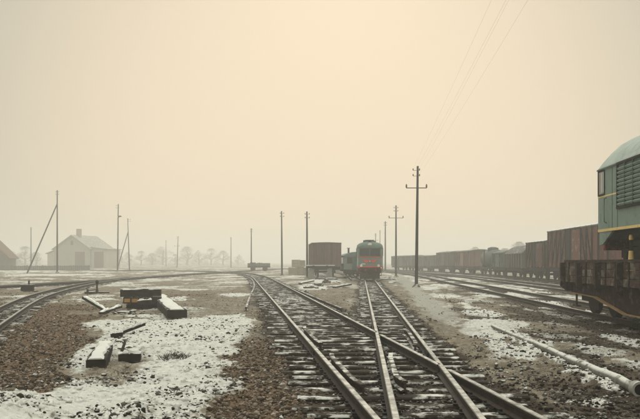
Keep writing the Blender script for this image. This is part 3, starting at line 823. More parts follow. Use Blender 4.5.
def boxcar(label, loc, rz, L, W, z0, z1, rise=.35, wall='wagon_red', frame='wagon_red_frame', roof='roof_snow', gauge=BG, bays=8, planks=False, door=True, open_door=False, r=.46, group=None, bogies=False, name='boxcar', braces=True, end_planks=False):
    """covered wagon: origin at rail level under its middle, length along y"""
    t = thing(name, label, 'wagon', loc, rz, group)
    zr = .17
    # underframe
    mb = MB()
    for s in (-1, 1): mb.box((s * (W / 2 - .15), 0, z0 - .13), (.12, L, .26))
    mb.box((0, 0, z0 - .09), (W - .5, L, .12))
    for s in (-1, 1): mb.box((0, s * (L / 2 - .06), z0 - .16), (W - .1, .14, .32))
    mb.build('underframe', M['iron'], t)
    core = MB().box((0, 0, (z0 + z1) / 2 + .02), (W - .06, L - .06, z1 - z0 - .04)).build('wall', M[wall], t)
    if planks or end_planks:
        pw = .24; nn = int((L - .1) / pw); pl = MB().box((0, 0, (z0 + z1) / 2), (.036, pw - .02, z1 - z0 - .02)).mesh('plank', M[wall])
        ne = int((W - .06) / pw); pe = MB().box((0, 0, (z0 + z1) / 2), (pw - .02, .036, z1 - z0 - .02)).mesh('plank', M[wall])
        for s in (-1, 1):
            if planks:
                for k in range(nn):
                    yy = -L / 2 + .06 + pw * (k + .5)
                    if door and abs(yy) < 1.02: continue
                    link('plank', pl, t, (s * (W / 2 - .022 + random.uniform(-.004, .006)), yy, random.uniform(-.01, .01)))
            for k in range(ne):
                link('plank', pe, t, (-W / 2 + (W - ne * pw) / 2 + pw * (k + .5), s * (L / 2 - .022 + random.uniform(-.004, .006)), random.uniform(-.01, .01)))
    # steel posts and diagonal braces
    step = (L - .12) / bays
    for s in (-1, 1):
        for k in range(bays + 1):
            yy = -L / 2 + .06 + step * k
            MB().box((s * (W / 2 + .03), yy, (z0 + z1) / 2), (.08, .11, z1 - z0)).build('post', M[frame], t)
        if braces:
            for k in range(bays):
                ya = -L / 2 + .06 + step * k; yb = ya + step
                if abs((ya + yb) / 2) < 1.1 or (k % 2 == 0 and bays > 6 and abs((ya + yb) / 2) > L * .42): continue
                lo, hi = (ya, yb) if (ya + yb) > 0 else (yb, ya)
                MB().bar((s * (W / 2 + .025), hi, z0 + .05), (s * (W / 2 + .025), lo + (hi - lo) * .1, z1 - .2), .09, .05).build('brace', M[frame], t)
        if door:
            dm_ = 'black' if open_door and s < 0 else wall  # open side: black panel stands in for the unlit inside of the wagon
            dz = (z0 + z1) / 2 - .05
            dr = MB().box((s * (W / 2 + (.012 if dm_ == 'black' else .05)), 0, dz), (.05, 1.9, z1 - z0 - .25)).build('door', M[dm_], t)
            if dm_ == 'black':
                MB().box((s * (W / 2 + .075), -1.55, dz), (.05, 1.9, z1 - z0 - .25)).build('door_leaf', M[wall], t)
            MB().box((s * (W / 2 + .10), -.4, z1 - .1), (.05, 4.2, .07)).build('door_rail', M[frame], t)
    for e in (-1, 1):
        for s in (-.5, .5):
            MB().box((s * W * .62, e * (L / 2 + .03), (z0 + z1) / 2), (.10, .08, z1 - z0)).build('end_post', M[frame], t)
    # roof
    ar = arch(W + .16, z1 - .02, rise)
    rf = MB().prism(ar + [(W / 2 + .08, z1 - .09), (-W / 2 - .08, z1 - .09)], -L / 2 - .1, L / 2 + .1).build('roof', M[roof], t)
    if bogies:
        for yb in (-L / 2 + 1.9, L / 2 - 1.9):
            for dy in (-.9, .9): wheelset(t, yb + dy, gauge, r, zr, W / 2)
            for s in (-1, 1):
                MB().box((s * (gauge / 2 + .17), yb, zr + r + .12), (.10, 2.3, .18)).build('bogie_frame', M['iron'], t)
    else:
        for yb in (-L * .27, L * .27):
            wheelset(t, yb, gauge, r, zr, W / 2)
            for s in (-1, 1):
                MB().bar((s * (gauge / 2 + .16), yb - .55, z0 - .22), (s * (gauge / 2 + .16), yb, zr + r + .16), .08, .05).bar((s * (gauge / 2 + .16), yb + .55, z0 - .22), (s * (gauge / 2 + .16), yb, zr + r + .16), .08, .05).build('leaf_spring', M['iron'], t)
    for e in (-1, 1): buffers(t, e * L / 2, e, min(1.06, z0 - .15), min(.88, W * .33), .17)
    return t

def along(path, y):
    for a, b in zip(path[:-1], path[1:]):
        if a.y <= y <= b.y:
            k = (y - a.y) / (b.y - a.y); p = a + (b - a) * k; d = b - a
            return p, math.atan2(d.y, d.x) - math.pi / 2
    return path[-1], 0
def on(path, y):
    p, rz = along(path, y)
    return (p.x, p.y, 0), rz

# --- row of wagons on the right
l, a = on(RIGHT3, 55.6)
boxcar('tall rust red boxcar with snowy roof and open dark doorway behind the flat wagon', l, a, 12.4, 2.75, 1.22, 3.92, .26, bays=10, planks=True, open_door=True, bogies=True)
l, a = on(RIGHT3, 66.2)
boxcar('lower rust red boxcar just left of the tall one', l, a, 6.4, 2.6, 1.15, 3.25, .2, bays=6, planks=True, open_door=True)
l, a = on(RIGHT3, 74.6)
boxcar('grey green wagon with a high rounded roof in the row of wagons', l, a, 7.4, 2.6, 1.05, 2.40, .75, 'wagon_teal', 'wagon_grey', 'roof_dark', bays=7, door=False, braces=False)
l, a = on(RIGHT3, 82.5)
boxcar('small grey green covered wagon between the round roofed wagon and the tank wagon', l, a, 6.0, 2.4, 1.05, 2.55, .3, 'wagon_teal', 'wagon_teal', 'roof_dark', bays=5, door=True)

def tank_wagon(label, loc, rz, L=6.2):
    t = thing('tank_wagon', label, 'wagon', loc, rz)
    MB().box((0, 0, .95), (1.9, L + .5, .22)).build('underframe', M['iron'], t)
    prof = [(-L / 2, .05), (-L / 2 + .05, .6), (-L / 2 + .25, .88), (-L / 2 + .6, .95), (L / 2 - .6, .95), (L / 2 - .25, .88), (L / 2 - .05, .6), (L / 2, .05)]
    MB().tube([(0, y_, 2.0) for y_, r_ in prof], [r_ for y_, r_ in prof], 20).build('tank', M['wagon_teal'], t, True)
    MB().tube([(0, 0, 2.8), (0, 0, 3.15), (0, 0, 3.27)], [.62, .6, .25], 16).build('dome', M['wagon_teal'], t, True)
    for yy in (-L / 2 + .9, L / 2 - .9):
        MB().box((0, yy, 1.15), (1.5, .3, .35)).build('saddle', M['iron'], t)
        wheelset(t, yy, BG, .46, .17, 1.3)
    lad = MB()
    for s in (-.2, .2): lad.bar((-.98, s, 1.0), (-.98, s, 2.9), .05, .05)
    for k in range(5): lad.bar((-.98, -.2, 1.2 + .35 * k), (-.98, .2, 1.2 + .35 * k), .03, .03)
    lad.build('ladder', M['iron'], t)
    for e in (-1, 1): buffers(t, e * (L / 2 + .25), e, .98, .8, .17)
    return t
l, a = on(RIGHT3, 91.0)
tank_wagon('grey green tank wagon with a dome in the wagon row', l, a)
l, a = on(RIGHT3, 103.0)
boxcar('brownish grey boxcar left of the tank wagon', l, a, 10.2, 2.6, 1.05, 2.95, .2, 'wagon_pale', 'wagon_grey', 'roof_dark', bays=8, bogies=True)
l, a = on(RIGHT3, 115.5)
boxcar('grey boxcar left of the brownish grey one', l, a, 10.2, 2.6, 1.05, 2.95, .2, 'wagon_teal', 'wagon_grey', 'roof_dark', bays=8, bogies=True)
l, a = on(RIGHT3, 129.8)
boxcar('hazy dark wagon right of the nearest tall pole', l, a, 11, 2.5, .95, 2.55, .15, 'wagon_teal', 'wagon_grey', 'roof_dark', bays=8, bogies=True)
l, a = on(RIGHT3, 143.5)
boxcar('hazy dark wagon at the far left end of the row behind the tall pole', l, a, 13, 2.5, .95, 2.65, .15, 'wagon_teal', 'wagon_grey', 'roof_dark', bays=8, bogies=True)

# --- dark boxcar on the short siding and the coach beside the locomotive
boxcar('dark grey brown boxcar seen end on behind the buffer stop', (.42, 83.5, 0), R(3.0), 8.0, 2.75, 1.15, 3.48, .06, 'wagon_grey', 'wagon_grey', 'roof_dark', bays=6, end_planks=True, name='boxcar')

def coach(label, loc, rz):
    t = thing('coach', label, 'coach', loc, rz)
    L, W = 10.5, 2.15
    MB().box((0, 0, .75), (W - .3, L, .25)).build('underframe', M['iron'], t)
    MB().box((0, 0, 1.55), (W, L, 1.35)).build('body', M['loco_green'], t)
    ar = arch(W + .1, 2.2, .38)
    MB().prism(ar + [(W / 2 + .05, 2.14), (-W / 2 - .05, 2.14)], -L / 2 - .08, L / 2 + .08).build('roof', M['loco_roof_far'], t)
    for s in (-1, 1):
        for k in range(6):
            w = MB().box((s * (W / 2 + .006), -L / 2 + 1.3 + 1.55 * k, 1.75), (.03, .8, .62)).build('window', M['glass'], t)
            MB().box((s * (W / 2 + .012), -L / 2 + 1.3 + 1.55 * k, 1.42), (.05, .92, .05)).build('sill', M['loco_dark'], w)
    for s in (-.52, .52):
        MB().box((s, -L / 2 - .008, 1.75), (.5, .03, .6)).build('window', M['glass'], t)
    MB().box((0, -L / 2 - .012, 1.5), (.55, .04, 1.2)).build('door', M['loco_dark'], t)
    MB().cyl((-.5, -3.2, 2.4), (-.5, -3.2, 2.95), .09, n=8).cyl((-.5, -3.2, 2.95), (-.5, -3.2, 3.0), .16, n=8).build('stove_pipe', M['iron'], t)
    for yb in (-3.4, 3.4):
        for dy in (-.6, .6): wheelset(t, yb + dy, NG, .3, .17, 1)
    return t
coach('grey green coach with a stove pipe left of the locomotive', (3.25, 84.6, 0), R(1.5))

# --- diesel locomotive
def locomotive(label, loc, rz, scale, near):
    t = thing('locomotive', label, 'locomotive', loc, rz, None, scale)
    L, W = 8.6, 2.2
    green = M['loco_green_near'] if near else M['loco_green']
    zg, zc, zs = (2.73, 3.58, 1.10) if near else (2.66, 3.24, 1.10)      # gutter, crown, floor stripe (above rail)
    def section(w, top, crown):
        P = [(-w / 2, zs), (-w / 2, top - .02)]
        P += [(w / 2, top - .02), (w / 2, zs)]
        return P
    # body shell: side walls with tapered, rounded noses at both ends
    st = [(0, .90, 0), (.06, .94, 0), (.22, .98, 0), (.55, 1, 0), (L - .55, 1, 0), (L - .22, 1, 0), (L - .06, .998, 0), (L, .985, 0)]
    rings = []
    for y_, k, _ in st:
        w = W * k
        rings.append([(-w / 2, y_, zs), (w / 2, y_, zs), (w / 2, y_, zg), (-w / 2, y_, zg)])
    MB().loft(rings).build('body', green, t, True)
    # arched roof
    rr = []
    n = 13
    for y_, k, _ in [(-.0, .90, 0), (.10, .95, 0), (.35, .985, 0), (.9, 1, 0), (L - .6, 1, 0), (L - .2, 1, 0), (L, .985, 0)]:
        w = W * k * 1.015
        drop = {-.0: .34, .10: .2, .35: .07}.get(y_, .0)
        if y_ >= L - .2: drop = .0 if y_ < L else .06
        rg = []
        for q in range(n):
            th = math.pi * q / (n - 1)
            cx = -math.cos(th); sz = (1 - cx * cx) if near else math.sin(th) ** .62
            rg.append((cx * w / 2, y_, zg + .003 + sz * (zc - zg - drop)))
        rg += [(w / 2, y_, zg - .05), (-w / 2, y_, zg - .05)]
        rr.append(rg)
    rf = MB().loft(rr).build('roof', M['loco_roof'] if near else M['loco_roof_far'], t, True)
    MB().box((0, 1.3, zc + .0), (.9, 1.2, .13)).build('roof_hatch', M['loco_dark'], rf, bevel=.03)
    MB().box((0, 4.6, zc + .03), (1.1, 1.6, .2)).cyl((0, 4.6, zc), (0, 4.6, zc + .24), .42, n=16).build('roof_fan', M['iron'], rf)
    if not near:
        MB().cyl((.0, .62, zc - .02), (.0, .4, zc - .02), .13, n=12).build('horn', M['iron'], rf)
        MB().box((-.3, .9, zc + .05), (.5, .3, .12)).build('vent', M['iron'], rf)
    # side apron below the floor stripe, cut away towards the bogies
    for e in (0, 1):
        for s in (-1, 1):
            ye, ys = (L, -1) if e else (0.0, 1)
            poly = [(ye + ys * .12, zs), (ye + ys * .12, zs - .36), (ye + ys * .42, zs - .34), (ye + ys * 1.15, zs - .04), (ye + ys * 1.15, zs)]
            MB().prism_x(poly, s * W / 2 * .985, s * (W / 2 * .985 - .06)).build('apron', green, t)
    stripe = M['yellow'] if near else M['red']
    for s in (-1, 1):
        MB().box((s * (W / 2 + .004), L / 2 - .05, zs + .02), (.03, L - 1.0, .065)).build('stripe', stripe, t)
        if near:
            MB().bar((s * (W / 2 - .012), L - .55, zs + .02), (s * (W / 2 - .012), L - .04, zs + .02), .03, .065).build('stripe', stripe, t)
            MB().bar((s * (W / 2 - .004), L - 1.7, 2.0), (s * (W / 2 - .004), L - .57, 2.0), .02, .035).build('thin_stripe', stripe, t)
            MB().bar((s * (W / 2 - .010), L - .55, 2.0), (s * (W / 2 - .010), L - .04, 2.0), .03, .035).build('thin_stripe', stripe, t)
        if near:
            for ysm in (L - 1.25, L - 1.66):
                MB().box((s * (W / 2 + .002), ysm, 1.9), (.012, .014, 1.55)).build('seam', M['loco_dark'], t)
            MB().box((s * (W / 2 + .012), L / 2, zg - .02), (.05, L - .1, .035)).build('gutter', M['loco_dark'], t)
            MB().tube([(s * (W / 2 + .0), L - .78, 1.3), (s * (W / 2 + .06), L - .78, 1.33), (s * (W / 2 + .06), L - .78, 1.92), (s * (W / 2), L - .78, 1.95)], .014, 6).build('handrail', M['loco_dark'], t, True)
        # engine room grille
        y0, y1, za, zb = L - 5.2, L - 1.75, 1.62, 2.70
        g = MB().box((s * (W / 2 + .004), (y0 + y1) / 2, (za + zb) / 2), (.02, y1 - y0, zb - za)).build('grille', M['loco_dark'], t)
        fr = MB()
        for zz in (za, zb): fr.box((s * (W / 2 + .02), (y0 + y1) / 2, zz), (.07, y1 - y0 + .08, .055))
        for yy in (y0, y1): fr.box((s * (W / 2 + .02), yy, (za + zb) / 2), (.068, .06, zb - za))
        fr.build('grille_frame', M['black'], g)
        lou = MB().box((0, 0, 0), (.05, (y1 - y0) - .06, .05), Matrix.Rotation(s * .6, 3, 'Y')).mesh('louvre', green)
        nl = 10
        for k in range(nl):
            link('louvre', lou, g, (s * (W / 2 + .028), (y0 + y1) / 2, za + .085 + k * (zb - za - .12) / nl))
        for k in range(1, 6):
            MB().box((s * (W / 2 + .035), y0 + (y1 - y0) * k / 6, (za + zb) / 2), (.05, .03, zb - za - .06)).build('mullion', M['loco_dark'], g)
        # cab side window near each end
        for yw in ((L - .36, .50), (.75, .55)):
            w = MB().box((s * (W / 2 - .016), yw[0], 2.36), (.05, yw[1], .60)).build('window', M['glass'], t)
            fr = MB()
            for dz in (-.31, .31): fr.box((s * (W / 2 - .004), yw[0], 2.36 + dz), (.05, yw[1] + .06, .04))
            for dy in (-1, 1): fr.box((s * (W / 2 - .004), yw[0] + dy * (yw[1] / 2 + .01), 2.36), (.049, .04, .60))
            fr.build('window_frame', M['black'], w)
            MB().box((s * (W / 2 + .016), yw[0] - .06, 2.36), (.012, .045, .52)).box((s * (W / 2 + .016), yw[0] - .19, 2.36), (.012, .045, .52)).build('curtain_bar', M['white'], w)
    # front face (y = 0 end)
    if not near:
        for s in (-1, 1):
            w = MB().box((s * .45, -.012, 2.34), (.74, .05, .60)).build('windscreen', M['glass'], t)
            fr = MB()
            for dz in (-.32, .32): fr.box((s * .45, -.03, 2.34 + dz), (.82, .05, .05))
            for dx in (-.40, .40): fr.box((s * .45 + dx, -.028, 2.34), (.05, .048, .60))
            fr.build('windscreen_frame', M['loco_dark'], w)
            MB().cyl((s * .72, .02, 1.22), (s * .72, -.08, 1.22), .11, n=14).build('headlight', M['white'], t, True)
            MB().bar((s * 1.0, -.03, 1.2), (s * 1.0, -.03, 1.85), .03, .03).build('handrail', M['white'], t)
        MB().cyl((0, .28, 2.98), (0, .02, 2.98), .17, n=16).build('top_headlight', M['white'], t, True)
        MB().box((0, .02, 1.93), (W * .93, .09, .07)).build('stripe', stripe, t)
        MB().box((0, .02, 1.12), (W * .94, .09, .10)).build('stripe', stripe, t)
        # winged emblem
        em = MB()
        for s in (-1, 1):
            em.prism([(s * .10, 1.50), (s * .16, 1.62), (s * .30, 1.70), (s * .62, 1.72), (s * .50, 1.63), (s * .54, 1.61), (s * .40, 1.54), (s * .43, 1.52), (s * .26, 1.46)][::s], -.045, -.005)
        star = []
        for k in range(10):
            r_ = .14 if k % 2 == 0 else .06
            star.append((r_ * math.sin(math.pi * k / 5), 1.58 + r_ * math.cos(math.pi * k / 5)))
        em.prism(star, -.05, -.004)
        em.build('winged_star_emblem', M['red'], t)
        MB().cyl((0, -.04, 1.58), (0, -.06, 1.58), .045, n=10).build('emblem_centre', M['white'], t)
        # number plates
        MB().box((-.55, -.012, 1.36), (.36, .03, .09)).build('number_plate', M['white'], t)
        # buffer beam, plough and coupler
        MB().box((0, .12, .80), (1.9, .22, .40)).build('buffer_beam', M['red_dull'], t)
        MB().box((0, -.01, .80), (.42, .06, .30)).box((-.62, -.01, .80), (.12, .06, .34)).box((.62, -.01, .80), (.12, .06, .34)).build('beam_plate', M['black'], t)
        MB().cyl((0, .0, .72), (0, -.38, .72), .09, n=10).cyl((0, -.38, .72), (0, -.44, .72), .24, n=14).build('coupler', M['iron'], t, True)
        MB().prism_x([(-.02, .62), (-.30, .12), (-.24, .12), (.1, .62)], -.82, .82).build('plough', M['iron'], t)
        for s in (-1, 1):
            MB().bar((s * .95, .05, .45), (s * .95, .05, 1.0), .05, .05).bar((s * .75, .05, .40), (s * .98, .05, .40), .05, .05).build('step', M['iron'], t)
    else:
        MB().box((0, L - .1, .80), (1.9, .2, .38)).build('buffer_beam', M['red_dull'], t)
        MB().cyl((0, L - .02, .72), (0, L + .34, .72), .09, n=10).build('coupler', M['iron'], t)
        MB().box((0, 0.1, .80), (1.9, .2, .38)).build('buffer_beam', M['red_dull'], t)
    # frame, fuel tank, bogies
    MB().box((0, L / 2, 1.0), (W - .5, L - .3, .26)).build('main_frame', M['black'], t)
    MB().box((0, L / 2, .70), (W - .3, 1.5, .45)).build('fuel_tank', M['iron'], t, bevel=.04)
    for yb in (2.0, L - 2.0):
        bo = MB()
        for s in (-1, 1):
            bo.box((s * .66, yb, .52), (.10, 2.5, .22)); bo.box((s * .66, yb, .72), (.14, .6, .22))
        bo.box((0, yb, .55), (1.3, .5, .2))
        b_ = bo.build('bogie', M['iron'], t)
        for dy in (-.8, .8):
            for s in (-1, 1):
                w = MB().cyl((s * .35, yb + dy, .36), (s * .46, yb + dy, .36), .33, n=18).build('wheel', M['iron'], b_, True)
                MB().box((s * .72, yb + dy, .42), (.12, .24, .24)).build('axle_box', M['iron'], b_, bevel=.02)
    return t
l, a = on(MAIN, 65.2)
locomotive('green diesel locomotive with red stripes and winged star facing the camera', (l[0], l[1], .15), a, .955, False)

# --- flat wagon at the right edge, with a locomotive loaded on it
FLAT_FAR = 23.8
fl_len = 13.6
fl_a = -math.atan(.042)
yc = FLAT_FAR - fl_len / 2
def flat_wagon(label, loc, rz):
    t = thing('flat_wagon', label, 'wagon', loc, rz)
    L, W = fl_len, 2.72
    hl, hw = L / 2, W / 2
    # floor planks
    pl = MB().box((0, 0, 0), (W - .1, .19, .06)).mesh('floor_plank', M['board'])
    for k in range(int(L / .2)):
        link('floor_plank', pl, t, (0, -hl + .1 + .2 * k, 1.22 + random.uniform(-.006, .004)))
    # side sills that drop between the bogies, with a worn lower flange
    prof = [(hl, .74), (hl - 2.55, .70), (hl - 4.9, .40), (-hl + 4.9, .40), (-hl + 2.55, .70), (-hl, .74)]
    for s in (-1, 1):
        poly = [(hl, 1.16)] + prof + [(-hl, 1.16)]
        g = MB().prism_x(poly, s * (hw - .16), s * (hw - .22)).build('side_girder', M['flat_iron'], t)
        fl = MB()
        for a_, b_ in zip(prof[:-1], prof[1:]):
            fl.bar((s * (hw - .13), a_[0], a_[1] - .008), (s * (hw - .13), b_[0], b_[1] - .008), .19, .014)
        fl.build('flange', M['rust_edge'], g)
        # low drop sides: three boards in each bay, iron stanchions, capping rail
        nb = 8; bay = L / nb
        for k in range(nb):
            y0 = -hl + bay * k
            for r_ in range(3):
                z_ = 1.02 + r_ * .195 + .1
                b = MB().box((s * hw, y0 + bay / 2, z_), (.045, bay - .13, .18)).build('side_board', M['board'], t, bevel=.006)
                b.location.x = random.uniform(-.008, .008)
            for q in (.28, .72):
                MB().box((s * (hw + .035), y0 + bay * q, 1.30), (.03, .07, .58)).build('hinge_strap', M['flat_iron'], t)
        for k in range(nb + 1):
            yy = -hl + bay * k
            MB().prism([(s * (hw + .02), .80), (s * (hw + .16), .92), (s * (hw + .16), 1.58), (s * (hw + .02), 1.60)][::s], yy - .06, yy + .06).build('stanchion', M['flat_iron'], t)
        MB().box((s * hw, 0, 1.63), (.09, L, .055)).build('capping_rail', M['flat_iron'], t)
    for e in (-1, 1):
        for r_ in range(3):
            MB().box((0, e * hl, 1.12 + r_ * .195), (W - .1, .045, .18)).build('end_board', M['board'], t, bevel=.006)
        MB().box((0, e * (hl - .02), .95), (W, .2, .36)).build('head_stock', M['iron'], t)
        buffers(t, e * (hl + .08), e, 1.0, .88, .2)
        yb = e * (hl - 1.75)
        bo = MB()
        for s in (-1, 1):
            bo.box((s * .98, yb, .62), (.12, 2.5, .20)); bo.box((s * .98, yb, .80), (.14, .9, .2)); bo.box((s * .98, yb, .45), (.10, .7, .25))
        bo.box((0, yb, .7), (1.9, .5, .22))
        bo.build('bogie_frame', M['iron'], t)
        for dy in (-.9, .9): wheelset(t, yb + dy, BG, .46, .17, 1.3)
        for s in (-1, 1):
            MB().bar((s * 1.1, e * (hl - .2), .7), (s * 1.1, e * (hl - .2), .35), .05, .05).bar((s * 1.1, e * (hl - .45), .35), (s * 1.1, e * (hl + .0), .35), .12, .04).build('step', M['flat_iron'], t)
    return t
flat_wagon('dark flat wagon with low plank sides carrying a locomotive at the right edge', (r1_c(yc), yc, 0), fl_a)
ln_y = 21.75 - 8.6
locomotive('faded green locomotive body with yellow stripes loaded on the flat wagon', (r1_c(ln_y) + .05, ln_y, 1.30), fl_a, 1.0, True)
# yellow screw jack standing on the wagon floor under the locomotive
jp = at(632, 258, 19.6)
t = thing('screw_jack', 'yellow screw jack standing on the flat wagon below the locomotive', 'jack', (jp.x - .02, jp.y, 1.25), 0)
MB().tube([(0, 0, 0), (0, 0, .08), (0, 0, .40), (0, 0, .62)], [.13, .11, .07, .055], 12).build('body', M['yellow'], t, True)
MB().cyl((0, 0, .62), (0, 0, .98), .045, n=10).build('screw', M['iron'], t)
MB().tube([(0, 0, .88), (0, 0, .93), (0, 0, 1.0)], [.05, .055, .04], 10).build('head', M['yellow'], t, True)
MB().cyl((-.15, 0, .72), (.15, 0, .72), .02, n=6).build('handle', M['iron'], t)

# ------------------------------------------------------------------ poles and wires
def pole(label, x, y, h, arm=0.0, arm_z=0.0, lean=0.0, brace=None, lamp=False, top_ins=True, r=.12, group='timber telegraph poles'):
    t = thing('telegraph_pole', label, 'pole', (x, y, gz(x, y) - .05), 0, group)
    MB().tube([(0, 0, -.3), (0, 0, .0), (lean * .5, 0, h * .5), (lean, 0, h)], [r * 1.25, r * 1.2, r, r * .72], 10).build('post', M['pole'], t, True)
    MB().tube([(0, 0, -.1), (0, 0, .12), (0, 0, .26)], [r * 4.2, r * 2.6, r * 1.2], 12).build('earth_mound', M['lump'], t, True)
    if arm:
        MB().bar((-arm, -r, arm_z), (arm, -r, arm_z), .045, .05).build('cross_arm', M['pole'], t)
        for s in (-1, 1):
            i = MB().tube([(s * arm, -r, arm_z - .02), (s * arm, -r, arm_z + .08), (s * arm, -r, arm_z + .14), (s * arm, -r, arm_z + .24)], [.02, .055, .05, .03], 10).build('insulator', M['porcelain'], t, True)
    if top_ins:
        for k, s in enumerate((-1, 1, -1, 1)):
            zz = h - .22 - .35 * (k // 2)
            MB().bar((0, 0, zz - .05), (s * .20, 0, zz - .05), .02, .02).tube([(s * .20, 0, zz - .06), (s * .20, 0, zz), (s * .20, 0, zz + .07)], [.02, .04, .025], 8).build('insulator', M['porcelain'], t, True)
    if brace:
        bx, by, bz = brace
        MB().cyl((bx, by, -.2), (lean * bz / h, 0, bz), .11, .09, n=9).build('brace', M['pole'], t, True)
    if lamp:
        MB().bar((0, -.05, h * .78), (.45, -.25, h * .82), .05, .05).build('bracket', M['iron'], t)
        MB().tube([(.45, -.25, h * .82 + .12), (.45, -.25, h * .82 + .05), (.45, -.25, h * .82 - .1)], [.05, .22, .26], 12).build('lamp_shade', M['iron'], t, True)
    return t
def pole_px(label, px, py_top, d, **kw):
    p = at(px, py_top, d)
    return pole(label, p.x, d, p.z, **kw)
pole_px('nearest tall pole with a cross arm and two insulators right of the locomotive', 416.3, 165.5, 51.5, arm=.63, arm_z=6.28, lean=.09, r=.09)
pole_px('second pole back, with a cross arm, behind the nearest tall pole', 396, 205, 87.8, arm=.75, arm_z=6.35, r=.095)
pole_px('third pole back, bare topped, just right of the locomotive', 385.3, 221, 122, r=.105)
pole_px('faint far pole right of the locomotive, fourth from the nearest', 375.6, 233, 190, r=.12, arm=.5, arm_z=6.6)
pole_px('faintest far pole right of the locomotive between the third and fourth', 380, 230, 215, r=.12)
pole_px('pole standing left of the dark boxcar beside the buffer stop', 307.2, 211, 78, r=.095, lean=-.03)
pole_px('slim pole left of the boxcar beyond the pale crates', 282, 211, 92, r=.095, lean=-.05)
pole_px('hazy pole beside the low flat wagon in the distance', 251.3, 228, 150, r=.12)
pole_px('very faint pole left of the hazy low wagon', 231, 237, 230, r=.13)
pole_px('faint pole with insulators among the hazy trees on the left', 177, 236, 215, r=.12, arm=.6, arm_z=5.8, lean=.3)
pole_px('faintest pole of all among the hazy trees on the left', 166, 240, 290, r=.12)
pole_px('tall pole with a long leaning brace in front of the plaster house', 57.2, 190, 118, r=.11, brace=(-3.9, -1.5, 10.0))
pole_px('thin pole behind the fence left of the house', 31, 227, 190, r=.13)
pole_px('tall pole with a bracket lamp right of the plaster house', 117.5, 204, 130, r=.105, lamp=True, lean=.12)
pole_px('pole with a leaning brace just right of the lamp pole', 129.5, 218, 160, r=.10, lean=-.35, brace=(-2.3, -.8, 7.6))
pn = pole('pole standing beside the photographer that takes the overhead wires', 2.6, -3.0, 7.8, .63, 6.28)

def wire(label, a, b, sag):
    pts = []
    for k in range(29):
        t_ = k / 28
        p = Vector(a).lerp(Vector(b), t_); p.z -= sag * 4 * t_ * (1 - t_)
        pts.append(p)
    o = MB().tube(pts, .0013, 5).build('overhead_wire', M['wire'], None, True)
    return tag(o, label, 'wire', 'overhead wires')
x1, y1, x2, y2 = 6.03, 51.5, 2.6, -3.0
wire('overhead wire farthest left of the four', (x1 - .20, y1, 7.45), (2.41, y2, 7.55), .25)
wire('overhead wire second from left of the four', (x1 - .20, y1, 7.10), (2.63, y2, 7.2), .25)
wire('overhead wire third from left of the four', (x1 + .20, y1, 7.45), (2.77, y2, 7.55), .25)
wire('overhead wire farthest right of the four', (x1 + .20, y1, 7.10), (3.1, y2, 7.2), .25)

# ------------------------------------------------------------------ houses, fence, far things
def house():
    d = 222.0
    t = thing('plaster_house', 'pale plaster shed with two brown doors and a chimney behind the braced pole', 'house', (at(72, 262, d).x, d, 0), R(-14))
    t.scale = (1.26, 1.35, 1.48)
    W, D, H, P = 8.6, 9.5, 3.5, 5.9     # gable front towards -y
    MB().prism([(-W / 2, 0), (W / 2, 0), (W / 2, H), (0, P), (-W / 2, H)], 0, D).build('wall', M['plaster'], t)
    for s in (-1, 1):
        a_ = math.atan2(P - H, W / 2); ln = math.hypot(P - H, W / 2) + .5
        MB().box((s * (W / 4 + .18), D / 2, (H + P) / 2 - .02), (ln, D + .8, .14), Matrix.Rotation(s * a_, 3, 'Y')).build('roof_slope', M['roof_tile'], t)
    MB().box((.4, 2.0, P + .35), (.8, .8, 1.9)).build('chimney', M['brick'], t)
    MB().box((-1.5 * 2.1, 0.0, 1.7), (.02, .02, .02))
    def door(x, w):
        dr = MB().box((x, -.03, 1.5), (w, .08, 2.9)).build('door', M['door'], t)
        for k in range(1, 5):
            MB().box((x - w / 2 + w * k / 5, -.075, 1.5), (.05, .03, 2.8)).build('batten', M['fence'], dr)
    door(1.9, 2.3)
    # low annexe on the right
    MB().prism([(W / 2 + .02, 0), (W / 2 + 3.6, 0), (W / 2 + 3.6, 3.3), (W / 2 + .02, 3.7)], .4, 6).build('annexe', M['plaster'], t)
    MB().prism([(W / 2 + .02, 3.72), (W / 2 + 3.9, 3.32), (W / 2 + 3.9, 3.45), (W / 2 + .02, 3.86)], .1, 6.3).build('annexe_roof', M['roof_tile'], t)
    dr = MB().box((W / 2 + 1.85, .37, 1.5), (2.2, .08, 2.9)).build('door', M['door'], t)
    for k in range(1, 5): MB().box((W / 2 + .75 + 2.2 * k / 5, .31, 1.5), (.05, .03, 2.8)).build('batten', M['fence'], dr)
    w = MB().box((0, -.02, 4.6), (.6, .06, .8)).build('window', M['glass'], t)
    # left lean-to wing
    MB().prism([(-W / 2 - 3.0, 0), (-W / 2 - .02, 0), (-W / 2 - .02, 3.5), (-W / 2 - 3.0, 2.6)], 2.0, D).build('wing', M['plaster'], t)
    MB().prism([(-W / 2 - 3.3, 2.58), (-W / 2 - .02, 3.52), (-W / 2 - .02, 3.66), (-W / 2 - 3.3, 2.72)], 1.7, D + .3).build('wing_roof', M['roof_tile'], t)
house()
